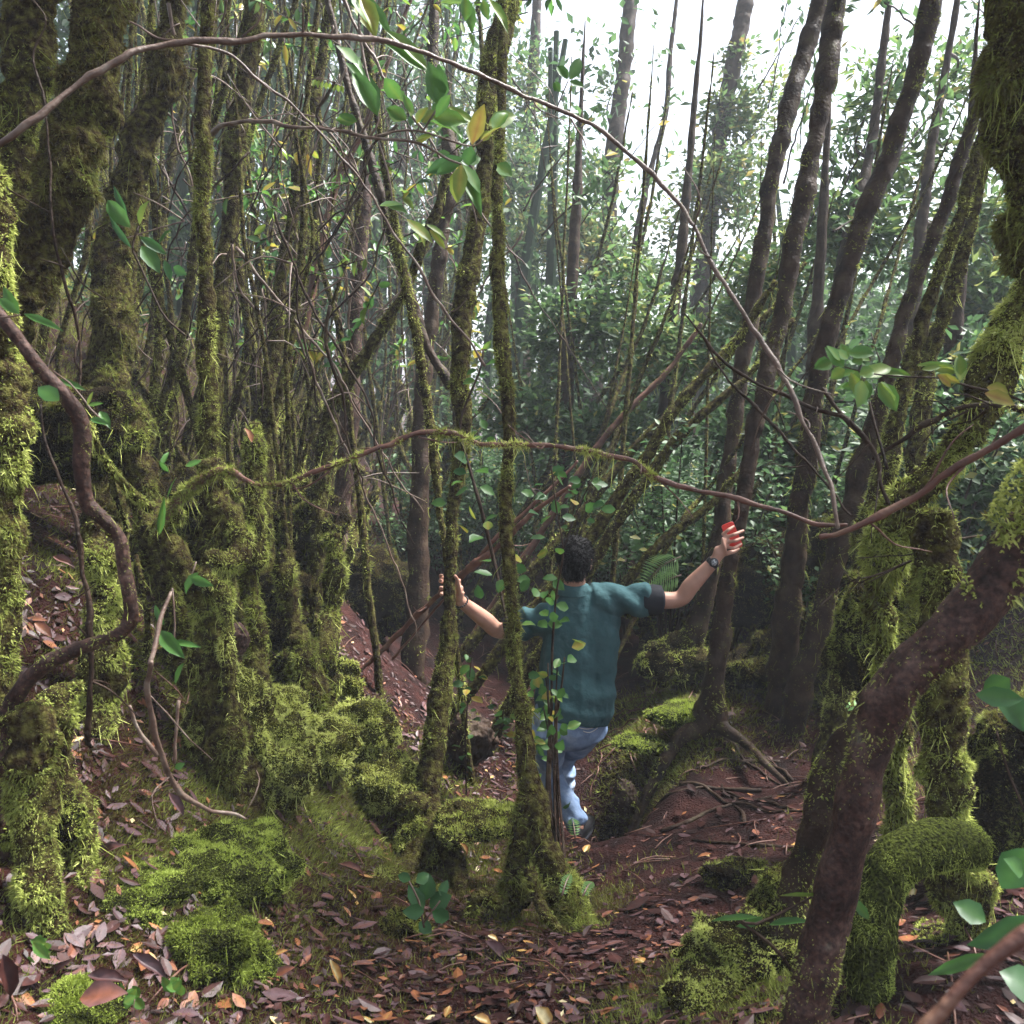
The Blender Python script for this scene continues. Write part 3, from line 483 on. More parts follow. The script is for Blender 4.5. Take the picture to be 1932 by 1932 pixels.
for k, a in enumerate([
 ('bright yellow green moss hump behind the foot of the gripped trunk', 735, 1470, 4.15, 130, 110, (.85, 1.1)),
 ('tall moss hump above the brightest one beside the sunken path', 680, 1375, 4.3, 130, 150, (.8, 1.1)),
 ('uppermost moss hump of the row beside the sunken path', 625, 1290, 4.5, 100, 130, (.75, 1.05)),
 ('steep bright moss face under the ragged mossy column', 430, 1350, 3.4, 150, 260, (.8, 1.1)),
 ('long moss hump between the curled twig and the leaf strewn path', 520, 1440, 3.45, 150, 180, (.75, 1.05)),
 ('dull green moss hump next to the upright mossy post', 580, 1260, 4.3, 110, 120, (.4, .9)),
 ('round moss cushion at the end of the curled twig', 400, 1630, 2.75, 250, 170, (.5, .9)),
 ('broad flat moss cushion strewn with brown leaves', 200, 1700, 2.45, 260, 130, (.5, .9)),
 ('domed moss cushion nearest the leafy path', 410, 1790, 2.4, 190, 170, (.4, .85)),
 ('small moss cushion with a dead leaf on its flank', 490, 1650, 2.75, 110, 100, (.4, .9)),
 ('low green moss cushion at the corner beside the clover like seedlings', 130, 1890, 2.05, 180, 60, (.35, .7)),
 ('shaggy moss hummock in front of the smooth brown trunk', 1400, 1790, 2.35, 190, 140, (.45, 1)),
 ('bright shaggy moss hummock running down to the bottom of the picture', 1350, 1890, 2.2, 170, 130, (.45, 1)),
 ('tall moss hummock around the foot of the thin slanting stem', 1490, 1690, 2.5, 120, 170, (.4, .95)),
 ('moss patch swelling on the bare path floor', 1390, 1650, 3.3, 110, 60, (.2, .65)),
 ('moss ridge joining the feet of the two central trunks', 900, 1545, 3.85, 140, 50, (.5, .95)),
 ('dark moss slope below the three slanting right trunks', 1490, 1260, 5.4, 260, 190, (.05, .5)),
 ('brown moss heap under the mossy fork', 1680, 1180, 3.3, 170, 330, (.2, .7)),
 ('mossy bank behind the big leaves of the lower right edge', 1930, 1500, 2.7, 220, 420, (.1, .6)),
 ('mossy bank below the arching green root', 1830, 1830, 2.35, 240, 200, (.15, .7)),
 ('dim moss bank behind the upright mossy post', 480, 1130, 4.8, 240, 220, (.1, .6)),
 ('dim moss bank left of the dark hollow', 690, 1120, 6.2, 160, 200, (.05, .5)),
 ('ochre moss shoulder on the lower left bank', 60, 1540, 2.4, 150, 140, (.25, .7)),
 ('dark moss swelling at the foot of the massive left trunk', 110, 800, 3.6, 260, 220, (.05, .5)),
 ('dark moss hummock at the foot of the central slender trunk', 760, 1760, 2.9, 90, 110, (.1, .6)),
 ('mossy swelling that carries the foot of the gripped trunk', 790, 1590, 3.95, 90, 110, (.5, 1)),
 ('mossy skirt around the lower foot of the gripped trunk', 800, 1700, 3.45, 80, 90, (.15, .75)),
 ('green mossy skirt on the right of the splayed root trunk', 1065, 1690, 3.3, 62, 120, (.5, 1)),
 ('dark earthy skirt on the left of the splayed root trunk', 975, 1680, 3.35, 50, 80, (.1, .55)),
 ('moss slope climbing to the dark trunk that carries the phone hand', 1275, 1345, 4.85, 90, 40, (.6, 1)),
 ('low moss ridge reaching from that trunk down to the leaf floor', 1205, 1400, 4.75, 80, 22, (.6, 1)),
 ('dim green moss bank behind the hip of the man', 1270, 1240, 5.5, 120, 100, (.4, .9)),
 ('broad mossy flank of the bank above the curled twig', 470, 1370, 3.75, 190, 190, (.8, 1.1)),
 ('mossy flank of the bank meeting the sunken path', 590, 1400, 4.0, 150, 150, (.85, 1.1)),
 ('mossy shelf of the bank beside the leafy slope', 330, 1450, 3.35, 150, 120, (.35, .85)),
 ('moss slope beneath the straight narrow trunk', 380, 960, 4.2, 190, 190, (.1, .65)),
 ('moss slope between the narrow trunk and the level branch', 560, 980, 5.2, 170, 200, (.1, .6)),
 ('dark moss slope behind the hand with the phone', 1440, 1080, 6.0, 200, 190, (.05, .5)),
 ('dim moss knoll right of the leaning dark pole', 1290, 1150, 6.6, 160, 130, (.15, .6)),
 ('moss slope behind the broken branch', 1600, 1050, 5.4, 170, 230, (.1, .55)),
 ]): mound(a[0], *a[1:6], tint=a[6], seed=k+1)
mound('hollow black stump with a mossy rim beside the left hand trunk foot', 885, 1385, 4.85, 85, 110, (.4, .8), 'rotten_stump', 'darkbark', 3500, cat='stump', seed=41, patch=.45, lump=.25)
mound('small mossy stump at the edge of the dark hole', 1180, 1500, 4.55, 44, 80, (.35, .75), 'mossy_stump', 'darkbark', 9000, cat='stump', seed=42, lump=.2)
mound('short sawn stub with a mossy top on the left bank', 445, 1200, 3.3, 44, 70, (.4, .8), 'mossy_stump', 'bark', 4000, cat='stump', seed=43, patch=.4, lump=.12)
# ---------------------------------------------------------------- leafy branches and plants
def px_leaves(g, base, tips, d, tint, kind='T', tilt=.5, j=.1):
    """leaves from a twig point to their tips"""
    for (bx, by, tx, ty, w, tn) in tips:
        dd = d+rng.uniform(-j, j); b = P(bx, by, dd); t = P(tx, ty, dd+rng.uniform(-.5, .5)*math.hypot(tx-bx, ty-by)/FPX*dd)
        up = nrm(A(0, -.75, .5)+rng.normal(size=3)*tilt*.6); L = np.linalg.norm(t-b)
        leaves(g, b, t-b, up, L, R(w, dd)*2.1, tint+tn, kind, rng.uniform(.5, 1.6))
def K(c, f): return [f(*q) for q in c]
def leafy_branch(name, label, cat, stems, tips, d, tint, matn='twig', kind='T', tilt=.5, j=.1):
    q, r = path3([(x, y, d, w) for x, y, w in stems[0]], False, 0); t = thing(name, label, cat, q[len(q)//2])
    for s in stems:
        q, r = path3([(x, y, d, w) for x, y, w in s], False, 0); obj('stem', gtube(q, r, .03, 6, .05, 20, 2), M[matn], t)
    g = Geo()
    if len(tips) > 14 and d < 2.8: tips = tips+[(a+rng.normal()*7, b+rng.normal()*6, a+(c-a)*1.08+rng.normal()*16, b+(e-b)*1.08+rng.normal()*14, w_*rng.uniform(.9, 1.25), tn+rng.normal()*.05) for a, b, c, e, w_, tn in tips]
    px_leaves(g, None, tips, d, tint, kind, tilt, j); obj('foliage', g, M['leaf'], t); return t
c2 = lambda x, y: (644+x/3, y/3)
T2 = [(700,0,745,180,80,0),(800,0,830,110,60,.05),(100,0,180,180,110,.25),(60,-40,150,120,100,.05),(0,270,100,360,90,0),(470,400,240,220,80,-.02),(560,590,550,360,110,-.05),(210,660,60,380,110,-.03),(330,560,240,440,100,0),
 (370,680,250,600,80,.03),(400,640,350,530,50,.02),(430,700,490,590,70,.2),(500,680,690,750,90,.0),(590,610,740,670,50,.1),(740,820,760,640,90,.26),(860,740,940,620,90,.05),(790,800,850,740,60,.24),(670,930,530,980,90,-.12),
 (680,930,660,1140,90,.2),(690,930,790,1090,90,.0),(700,920,790,890,80,-.05),(880,930,970,990,90,.03),(250,1160,380,1200,60,.02),(370,1240,520,1370,80,.18),(480,1270,600,1350,50,.12),(90,690,-20,640,60,0),(420,790,510,760,50,.15),(600,560,500,640,60,.0),(150,80,60,-60,80,.0),(560,20,680,-20,80,.05)]
S2 = [[(0,740,12),(160,780,12),(400,800,11),(520,850,10),(600,900,9),(680,930,8)],[(160,780,8),(330,740,8),(460,745,8),(600,790,8),(740,830,7),(800,790,6)],[(560,590,7),(500,680,8),(460,745,8)],[(130,-60,9),(100,120,10),(140,400,9),(210,660,9),(160,780,9)],[(210,800,7),(270,1000,6),(300,1180,5),(370,1240,5)]]
leafy_branch('leafy_branch', 'hanging branch of large green and yellowing leaves crossing the main trunk', 'branch', [[(*c2(x, y), w/3*1.6) for x, y, w in s] for s in S2], [(*c2(a, b), *c2(c, e), w/3, tn) for a, b, c, e, w, tn in T2], 2.7, .56)
c2b = [(1280,450,1220,360,60,0),(1290,450,1360,320,75,0),(1290,460,1380,490,45,0),(1240,520,1200,460,50,.05)]
leafy_branch('leafy_twig', 'small upright sprig of four leaves under the sky gap', 'twig', [[(*c2(1210,640), 2), (*c2(1240,560), 2.5), (*c2(1285,455), 2)]], [(*c2(a, b), *c2(c, e), w/3, tn) for a, b, c, e, w, tn in c2b], 3.0, .5, 'darkbark')
c6 = lambda x, y: (1288+x/3, 644+y/3)
T6 = [(850,120,750,150,70,0),(890,110,820,20,80,0),(930,100,900,10,70,.03),(940,70,1090,40,75,.02),(980,170,870,200,70,0),(1000,190,1090,160,80,.05),(1040,220,1020,350,85,0),(1120,230,1215,330,110,.08),(1110,180,1265,185,55,.05),(1350,160,1470,140,40,.1),(1420,150,1560,175,60,.12),(1570,225,1560,80,85,.12),(1440,190,1575,235,50,.24),(1720,260,1855,290,85,.24),(1000,240,900,260,60,0),(1060,110,960,80,60,0),(930,160,1010,230,70,.06)]
leafy_branch('leafy_branch', 'sprig of fresh green leaves reaching in above the broken branch', 'branch', [[(*c6(1990,370), 6),(*c6(1850,310), 5.5),(*c6(1600,250), 5),(*c6(1480,210), 4),(*c6(1250,200), 4),(*c6(1050,180), 3),(*c6(870,130), 2.5)]], [(*c6(a, b), *c6(c, e), w/3, tn) for a, b, c, e, w, tn in T6], 1.9, .58, 'darkbark')
leafy_branch('leafy_twig', 'three glossy leaves on a stalk over the gnarled branch', 'twig', [[(-10,600,5),(15,598,4),(38,594,3)]], [(36,594,5,540,22,0),(33,592,-5,560,20,0),(45,592,118,622,16,0)], 1.85, .5, tilt=.2)
leafy_branch('leafy_twig', 'round shiny leaves along a thin stem beside the gnarled branch', 'twig', [[(100,700,3),(140,730,3),(165,765,3),(190,790,3)]], [(112,756,70,728,34,-.02),(108,716,162,735,14,0),(188,776,208,806,18,.0),(165,765,195,760,9,.1),(165,765,175,738,8,.25),(170,790,205,800,14,0)], 2.0, .48, tilt=.2)
c1 = lambda x, y: (x/3, y/3)
T1 = [(745,1405,610,1220,45,-.1),(740,1290,590,1120,95,.1),(790,1275,830,1130,60,.28),(790,1340,945,1440,60,-.05),(800,1390,905,1540,95,.02),(930,1470,970,1595,45,-.1),(980,1510,1055,1555,60,-.05),(720,1230,640,1050,40,-.1),(900,1380,960,1290,40,0)]
leafy_branch('leafy_plant', 'plant with long leathery leaves whorled on a bare stem before the dark trunks', 'plant', [[(*c1(1050,1900), 4),(*c1(930,1790), 4),(*c1(860,1650), 4),(*c1(790,1500), 4),(*c1(750,1400), 4.5),(*c1(785,1280), 4)]], [(*c1(a, b), *c1(c, e), w/3, tn) for a, b, c, e, w, tn in T1], 2.9, .42, 'darkbark')
leafy_branch('leafy_twig', 'pair of pure yellow leaves hanging on the narrow trunk', 'twig', [[(562,330,3),(570,290,3),(575,270,2)]], [(565,285,560,310,18,0),(580,290,586,332,14,0),(590,283,600,300,14,-.1)], 4.6, .87)
leafy_branch('leafy_twig', 'row of lime green leaflets glowing in front of the thicket', 'twig', [[(588,150,2),(610,148,2),(650,165,2)]], [(595+i*7, 150+i*1.6, 591+i*8, 163+i*1.8, 9, 0) for i in range(8)], 4.0, .7)
leafy_branch('leafy_twig', 'single hanging yellow leaf under the arching liana', 'twig', [[(535,70,2),(537,84,2)]], [(537,84,541,124,12,0)], 3.5, .84)
leafy_branch('leafy_twig', 'seedling with blurred green leaves in front of the bank of moss', 'plant', [[(325,1110,4),(330,1180,3),(325,1240,3)],[(370,1060,3),(350,1120,3)]], [(375,1080,345,1120,24,0),(360,1090,400,1105,20,0),(300,1190,345,1240,30,0),(320,1210,380,1220,14,0),(330,1290,345,1250,26,0),(310,1180,290,1140,16,0),(330,1450,348,1440,14,0),(300,1010,310,940,14,.05),(315,940,330,900,0,0),(305,880,318,850,12,.0),(318,890,300,870,12,0),(350,880,380,868,14,0)], 2.3, .5)
leafy_branch('leafy_twig', 'big heart shaped leaves at the lower right edge of the scene', 'plant', [[(1945,1560,5),(1900,1450,4),(1880,1380,4)]], [(1905,1280,1855,1310,50,0),(1890,1300,1935,1380,50,-.05),(1940,1600,1890,1680,70,-.05),(1950,1730,1830,1790,60,-.1),(1870,1800,1750,1840,26,.05),(1930,1650,1900,1620,40,0),(1840,1310,1935,1320,40,-.05),(1960,1880,1890,1830,80,-.15),(1860,1740,1800,1700,50,-.05)], 1.5, .42, 'darkbark')
leafy_branch('leafy_twig', 'drooping green blades at the foot of the smooth brown trunk', 'plant', [[(1600,1700,4),(1540,1690,4),(1480,1720,5),(1420,1745,6),(1390,1730,4)],[(1390,1735,5),(1440,1770,6),(1480,1810,7),(1500,1850,7)]], [(1430,1730,1340,1735,14,0),(1440,1730,1390,1750,18,0),(1450,1745,1530,1735,16,-.05),(1470,1690,1560,1690,8,.2),(1640,1735,1605,1690,20,.05)], 1.9, .5, 'darkbark')
leafy_branch('leafy_plant', 'low plant with rounded blue green leaves between the two central trunks', 'plant', [[(800,1750,4),(790,1700,4),(770,1660,3)],[(800,1740,4),(830,1700,3)]], [(800,1700,812,1650,36,-.05),(800,1715,770,1670,32,-.05),(810,1710,850,1690,40,-.05),(815,1720,850,1735,30,-.1),(800,1720,760,1720,30,-.1),(775,1660,750,1650,20,0),(785,1665,810,1648,24,0),(790,1740,815,1760,26,-.1),(830,1690,845,1660,20,-.05)], 2.75, .36, tilt=.3)
for lab, x, y, d in [('clover like seedling with round leaves in the bottom left corner', 75, 1790, 2.0), ('round leaved seedling lying on the big brown leaf', 250, 1880, 1.95), ('round leaved seedling beside the big brown leaf', 325, 1865, 2.05)]:
    leafy_branch('seedling', lab, 'plant', [[(x, y+40, 2),(x+4, y+5, 2)]], [(x+rng.uniform(-16, 16), y+rng.uniform(-18, 18), x+rng.uniform(-26, 26), y+rng.uniform(-26, 26), 20, .1) for _ in range(7)], d, .5, tilt=.15)
# the small leaved sapling in front of the man
def sapling(label, stems, nl, d, lf, tint, extra=(), name='sapling', dj=.25, kind='T', matn='darkbark', yellow=.12, base=None):
    q, r = path3([(x, y, dd, w) for x, y, dd, w in stems[0]], False, 0); t = thing(name, label, 'sapling', q[0])
    g = Geo()
    for s in stems:
        q, r = path3(s, False, 0); obj('stem', gtube(q, r, .04, 6, .08, 20, 4), M[matn], t)
        q = catmull(q, 60)
        for k in rng.integers(8, 60, nl):
            dr = nrm(rng.normal(size=3)*A(1, 1, .4)+A(0, 0, .15)); off = rng.uniform(0, .06); L = lf*rng.uniform(.6, 1.2)
            leaves(g, q[k]+dr*off, dr+A(0, 0, -.15), nrm(A(0, -.3, 1)+rng.normal(size=3)*.5), L, L*rng.uniform(.6, .8), .86 if rng.random() < yellow else tint+rng.normal()*.1, kind, rng.uniform(.4, 1.8))
    for (x, y, w, tn) in extra:
        dd = d+rng.uniform(-dj, dj); p = P(x, y, dd); dr = nrm(rng.normal(size=3)*A(1, .6, .6)); L = R(w, dd)*2
        leaves(g, p-dr*L*.5, dr, nrm(A(0, -.8, .6)+rng.normal(size=3)*.45), L, L*.75, tint+tn, kind, rng.uniform(.4, 1.6))
    obj('foliage', g, M['leaf'], t); return t
c5 = [(1120,670,0),(1225,730,-.1),(1240,790,0),(1055,860,.05),(1130,880,-.1),(1310,850,0),(1380,880,.05),(1450,800,.05),(1090,970,-.1),(1130,1020,0),(1215,935,0),(1410,940,0),(1455,925,-.1),(1510,950,0),(1290,1000,-.1),(550,915,.05),(740,970,.3),(845,1000,0),(690,1060,.35),(830,1040,.3),(1110,1110,0),(1140,1200,.3),(1000,1230,.36),(1010,1285,-.05),(1030,1350,0),(1040,1380,0),(900,1385,.05),(780,1420,-.05),(1180,1340,0),(1100,1420,.05),(1150,1430,0),(1230,1380,-.02),(1200,1440,.1),(1200,1560,0),(1140,1600,.05),(1210,1600,.05),(1345,1700,.25),(1345,1720,.35),(1220,1880,-.1),(1110,1920,.34),(1250,1500,.02),(1180,1470,0)]
sapling('thin sapling of small round leaves standing before the back of the man',
 [[(1035,1600,3.75,7),(1032,1480,3.74,6),(1040,1330,3.74,5),(1042,1220,3.74,5),(1050,1120,3.75,4),(1062,1040,3.76,4),(1050,960,3.78,3),(1040,880,3.8,3)],[(1055,1590,3.76,6),(1050,1480,3.75,5),(1048,1380,3.75,5),(1060,1290,3.75,4),(1065,1240,3.75,3)],[(1062,1040,3.76,3),(1090,960,3.78,3),(1120,900,3.8,2)]], 12, 3.75, .062, .46,
 [(644+x/3, 644+y/3, 29, tn) for x, y, tn in c5]+[(1000+rng.uniform(0, 60), 1270+rng.uniform(0, 170), rng.uniform(16, 30), rng.normal()*.05+(.32 if rng.random() < .16 else 0)) for _ in range(46)])
vb = Geo()
vt = thing('vine_bundle', 'bundle of thin dark stems climbing beside the splayed root trunk', 'vine', P(1050,1600,3.6))
for k in range(9):
    x = 1035+rng.uniform(-12, 22); V, f3, f4 = tube([P(x+rng.uniform(5, 22), 1640, 3.45+rng.uniform(-.05, .05)), P(x+rng.uniform(-4, 8), 1500, 3.6), P(x+rng.uniform(-6, 6), 1400, 3.66), P(x+rng.uniform(-10, 10), 1280+rng.uniform(-30, 60), 3.7)], [.005, .005, .004, .003], .04, 5, .1, 20, k); vb.add(V, f3, f4)
obj('stem', vb, M['darkbark'], vt)
sapling('small leaved sapling between the gripped trunk and the black stump', [[(880,1500,4.5,3),(878,1400,4.5,3),(884,1300,4.5,2),(890,1240,4.5,2)],[(930,1400,4.5,2),(945,1370,4.5,2),(950,1340,4.5,2)]], 18, 4.5, .06, .44, [(640+x/3+240, 1240+y, 14, 0) for x, y in [(0,0),(30,40),(10,60),(-20,90),(40,100)]])
sapling('thin vine with sparse round leaves at the right of the gripped trunk', [[(975,1290,3.9,3),(965,1220,3.9,4),(945,1120,3.95,6),(930,1050,4.0,7),(905,950,4.0,7),(885,880,4.05,6),(868,800,4.1,5),(905,700,4.1,4),(912,660,4.1,4)]], 20, 4.0, .075, .48, [(900,780,18,0),(912,800,24,0),(905,735,16,.25),(926,830,22,.02),(895,690,14,.3)])
# ferns
def fern(label, base, tip, d, fw, n=15, tint=.55, dz=.1, sag=.12):
    b, e = P(*base, d), P(*tip, d+dz); ax = e-b; L = np.linalg.norm(ax); q = catmull([b, b+ax*.5+A(0, 0, sag*L), e], 40)
    t = thing('fern', label, 'fern', b); obj('stem', gtube(q[::6], np.linspace(.004, .0012, len(q[::6])), .03, 5, 0), M['twig'], t)
    g = Geo(); ax = nrm(ax); sd = nrm(np.cross(ax, A(0, -.6, .8)))
    for k in np.linspace(4, 38, n).astype(int):
        f = k/40; w = fw*math.sin(math.pi*(.12+.86*f))**.8
        for s in (-1, 1): leaves(g, q[k], sd*s+ax*.45+A(0, 0, -.12), A(.2, -.9, .5), w, L/n*.62, tint+rng.normal()*.04, 'S', .6)
    obj('foliage', g, M['fern'], t)
fern('light green fern frond above the stretched right arm of the man', (1285,1050), (1212,1110), 4.6, .13, 19, .72)
fern('second light green fern frond tucked under the first', (1285,1085), (1225,1125), 4.58, .10, 14, .6)
fern('tiny fern frond in front of the ankle of the man', (1085,1580), (1080,1545), 3.7, .035, 9, .46)
fern('tiny bright fern on the mossy root foot below the shoe', (1060,1690), (1076,1650), 3.1, .025, 10, .62)
fern('small fern among the roots of the splayed trunk', (1100,1690), (1118,1665), 3.1, .025, 10, .58)
fern('dark fern blade under the mossy fork', (1700,1380), (1600,1330), 2.9, .06, 10, .42)
# prominent fallen leaves
FL = [('large brown leaf lying on the moss by the round leaved seedling', 150,1885, 250,1865, 60,.62,1.95),('long dark red leaf above the large brown leaf', 165,1840,252,1862-15,32,.36,2.0),('bright yellow leaf lying on the edge of the path', 622,1810,650,1872,22,.94,2.45),
 ('pale tan leaf half turned at the bottom edge of the path', 1010,1900,1050,1950,40,.99,2.25),('yellow leaf at the bottom edge left of the pale tan one', 895,1918,935,1932,24,.94,2.25),('grey curled leaf lying on the path below the roots', 915,1775,980,1835,32,.46,2.75),
 ('pink brown leaf resting on the flat moss cushion', 182,1615,240,1585,26,.56,2.5),('mauve leaf hanging on the curled twig', 318,1495,355,1545,22,.54,2.35),('pale brown leaf on the upper left slope', 100,1050,148,1068,22,.62,3.1),('orange brown leaf on the upper left slope', 65,1175,105,1205,26,.7,2.9),
 ('rust leaf stuck on the ochre moss', 35,1470,65,1500,26,.6,2.25),('pointed orange leaf caught in the mossy column', 475,835,462,800,18,.8,3.2),('dark curled leaf on the flat moss cushion', 75,1860,140,1800,24,.34,2.1),('brown curled leaf beside the domed moss cushion', 250,1800,330,1850,30,.42,2.1),
 ('orange leaf at the foot of the gripped trunk', 868,1590,888,1618,14,.9,3.5),('small yellow leaf on the bare mid path', 920,1765,945,1775,14,.97,2.7),('long brown leaf on the left bottom corner', 5,1800,30,1900,40,.3,1.9),('red brown leaf beside the clover seedling', 640,1480+150,700,1650,18,.66,3.0),
 ('yellow oval leaf by the path edge near the domed cushion', 520,1800,545,1790,14,.9,2.4),('tan leaf lying by the domed moss cushion', 520,1840,560,1820,22,.66,2.35)]
for lab, x0, y0, x1, y1, w, tn, d in FL:
    b, e = P(x0, y0, d), P(x1, y1, d)
    n2 = gnormal(np.array([b[:2]]))[0]
    t = thing('fallen_leaf', lab, 'leaf', b, 'large fallen leaves'); g = Geo()
    leaves(g, b, e-b, nrm(n2+A(0, -.7, .3)), np.linalg.norm(e-b)*.85, R(w, d)*1.7, tn-.04, 'T', rng.uniform(1.2, 2.4)); obj('blade', g, M['litter'], t)
# ---------------------------------------------------------------- thicket, understory and far trees
def ray_ground(px, py, lo=2, hi=16):
    for d in np.linspace(lo, hi, 60):
        p = P(px, py, d)
        if p[2] < gz(p): return p
    return P(px, py, hi)
for k in range(88):   # the thicket of thin stems
    d = rng.uniform(4.3, 10.5); x = rng.uniform(120, 900 if d > 6.4 else 690); lean = rng.uniform(-110, 230)*(1 if rng.random() < .85 else -1); w = rng.uniform(4, 15)*(5.5/d)**.5; w0 = w*.6
    kx = rng.normal(size=3)*14; y0 = -20; yb = 820+rng.uniform(-60, 60)
    pts = [(x+lean*.5+kx[0], y0, d, w0), (x+lean*.2+kx[1], 230, d, w*.8), (x+kx[2], 450, d, w*.9), (x-lean*.2+kx[0], 640, d, w), (x-lean*.45, yb, d, w*1.1)]
    stem('thicket_stem', 'thin mossy stem among the crowded dim stems of the thicket', 'tree', pts, 'mid', (.1, .7) if rng.random() < .6 else (.3, .85), dens=.8, up=1.0, group='thin stems of the thicket', seed=500+k)
for nm, lab, cat, mt_, rr, n, box, ln_ in (('surface_root', 'thin bare root snaking over the red soil right of the man', 'root', 'darkbark', .011, 9, (1180, 1500, 1400, 1600), (.3, .8)), ('red_twig', 'thin red twig lying in the dip beyond the legs of the man', 'twig', 'redtwig', .006, 14, (1110, 1240, 1330, 1470), (.15, .45))):
    for k in range(n):
        b = ray_ground(rng.uniform(*box[:2]), rng.uniform(*box[2:])); a = rng.uniform(0, 6.28); l = rng.uniform(*ln_); q = []
        for f in np.linspace(-.5, .5, 8): x_ = b+A(math.cos(a), math.sin(a), 0)*l*f+A(rng.normal(), rng.normal(), 0)*.02*l; x_[2] = gz(x_)+rr*.55+(rng.uniform(0, .03) if nm == 'red_twig' else 0); q.append(x_)
        t = thing(nm, lab, cat, q[0], nm.replace('_', ' ')+'s near the man'); obj('stem', gtube(q, np.linspace(rr, rr*.4, 8), .02, 7, .2, 22, k, True, 0, .008), M[mt_], t)
for k in range(120):   # hanging and slanting bare twigs in the thicket
    d = rng.uniform(3.6, 8); x = rng.uniform(250, 1000 if d > 5.5 else 760); y = rng.uniform(-40, 620); l = rng.uniform(180, 620); s = rng.uniform(-.8, .7)
    q = [P(x+s*l*f+rng.normal()*12, y+l*f, d+.3*f) for f in np.linspace(0, 1, 5)]
    t = thing('bare_twig', 'fine bare twig hanging among the stems of the thicket', 'twig', q[0], 'fine twigs in the thicket')
    g = gtube(q, np.linspace(.0075, .003, 5)*rng.uniform(.5, 1.2), .03, 6, .1, 15, k, True, 0, .02); obj('stem', g, M['twig' if rng.random() < .5 else 'darkbark'], t)
    for _ in range(3):
        e = Geo(); b = q[rng.integers(1, 4)]; dr = nrm(rng.normal(size=3)); V, f3, f4 = tube([b, b+dr*.15+A(0,0,.03), b+dr*.35+rng.normal(size=3)*.05], [.004, .003, .0015], .05, 5, 0); e.add(V, f3, f4); obj('twig', e, M['twig'], t)
for lab, grp, xr, yr, n, ti in (('short mossy root hanging among the tangle on the left bank', 'mossy root tangle of the left bank', (190, 650), (900, 1330), 62, (.35, 1)),
                            ('short mossy root standing in the dark tangle on the right bank', 'mossy root tangle of the right bank', (1240, 1720), (900, 1300), 50, (.1, .7)),
                            ('hanging mossy stem in the dark behind the level branch', 'mossy curtain behind the level branch', (420, 830), (820, 1120), 60, (.1, .75))):
    for k in range(n):
        x, y = rng.uniform(*xr), rng.uniform(*yr); b = ray_ground(x, y); d = float((b-CAM)@A(0, cp, -sp)); h = rng.uniform(70, 300)*(4/d)**.5*(1.7 if 'curtain' in grp else 1); s = rng.normal()*.22+.1; w = rng.uniform(8, 24)
        pts = [(x+s*h*f+rng.normal()*13, y-h*f, d+rng.normal()*.05, w*rng.uniform(.5, 1.1)*(1-.4*f)) for f in (1, .75, .5, .25)]+[(x, y, d, w*1.2)]
        stem('hanging_root' if 'curtain' in grp else 'mossy_root', lab, 'root', pts, 'heavy' if k % 3 else 'mid', ti, up=0, dens=1.0, bump=.3, group=grp, seed=700+k, lenk=.8)
for k in range(60):
    d = rng.uniform(4.2, 8.5); x = rng.uniform(330, 900); y = rng.uniform(-20, 760); c = P(x, y, d); t = thing('leafy_spray', 'little leafy spray among the stems of the thicket', 'twig', c, 'leafy sprays in the thicket')
    s = rng.normal(size=3)*A(.3, .3, .2); obj('stem', gtube([c-s, c, c+s], [.004, .003, .0015], .04, 5, .1, 20, k, True, 0, .01), M['darkbark'], t); g = Geo(); n = int(rng.uniform(10, 30)); pos = c+s*rng.uniform(-1, 1, n)[:, None]; ln = rng.uniform(.05, .10, n)
    leaves(g, pos, rng.normal(size=(n, 3)), nrm(rng.normal(size=(n, 3))*.4+A(0, -.5, .7)), ln, ln*.45, np.where(rng.random(n) < .12, .84, rng.uniform(.3, .7, n)), 'T', rng.uniform(.3, 2, n)); obj('foliage', g, M['leaf'], t)
for k in range(64):
    d = rng.uniform(6.5, 11); x = rng.uniform(1040, 1900); y = rng.uniform(-60, 420)
    if x < 1400 and y < 330-.25*(1400-x): continue
    if rng.random() < .3: continue
    c = P(x, y, d); t = thing('leafy_spray', 'sparse leafy twig silhouetted against the misty white sky', 'twig', c, 'leafy twigs against the sky')
    s = nrm(A(rng.normal()*.6, rng.normal()*.5, rng.uniform(.2, 1)))*rng.uniform(.35, .8); obj('stem', gtube([c-s*1.6, c-s*.4, c+s], [.009, .006, .002], .06, 5, .1, 20, k, True, 0, .02), M['darkbark'], t); g = Geo(); n = int(rng.uniform(16, 46)); pos = c+s*rng.uniform(-.8, 1.05, n)[:, None]+rng.normal(size=(n, 3))*.04; ln = rng.uniform(.07, .15, n)
    leaves(g, pos, rng.normal(size=(n, 3))+s*1.5, nrm(rng.normal(size=(n, 3))*.5+A(0, -.4, .7)), ln, ln*.4, np.where(rng.random(n) < .06, .9, rng.uniform(.2, .6, n)), 'S', rng.uniform(.3, 2, n)); obj('foliage', g, M['greyleaf'], t)
for k in range(28):   # stems leaning together behind the man
    d = rng.uniform(5.4, 8.5); x = rng.uniform(980, 1560); w = rng.uniform(6, 16)*(5.5/d)**.5; s = rng.uniform(60, 330) if rng.random() < .7 else rng.uniform(-90, 60); yt = rng.uniform(300, 640); yb = rng.uniform(900, 1080)
    pts = [(x+s*f, yb+(yt-yb)*f, d+rng.normal()*.08, w*(1-.5*f)) for f in (1, .75, .5, .25, 0)]
    stem('leaning_sapling', 'thin mossy stem leaning in the dark undergrowth beyond the man', 'tree', pts, 'mid', (.1, .75), dens=.7, up=.8, tip=.3, group='leaning stems beyond the man', seed=900+k)
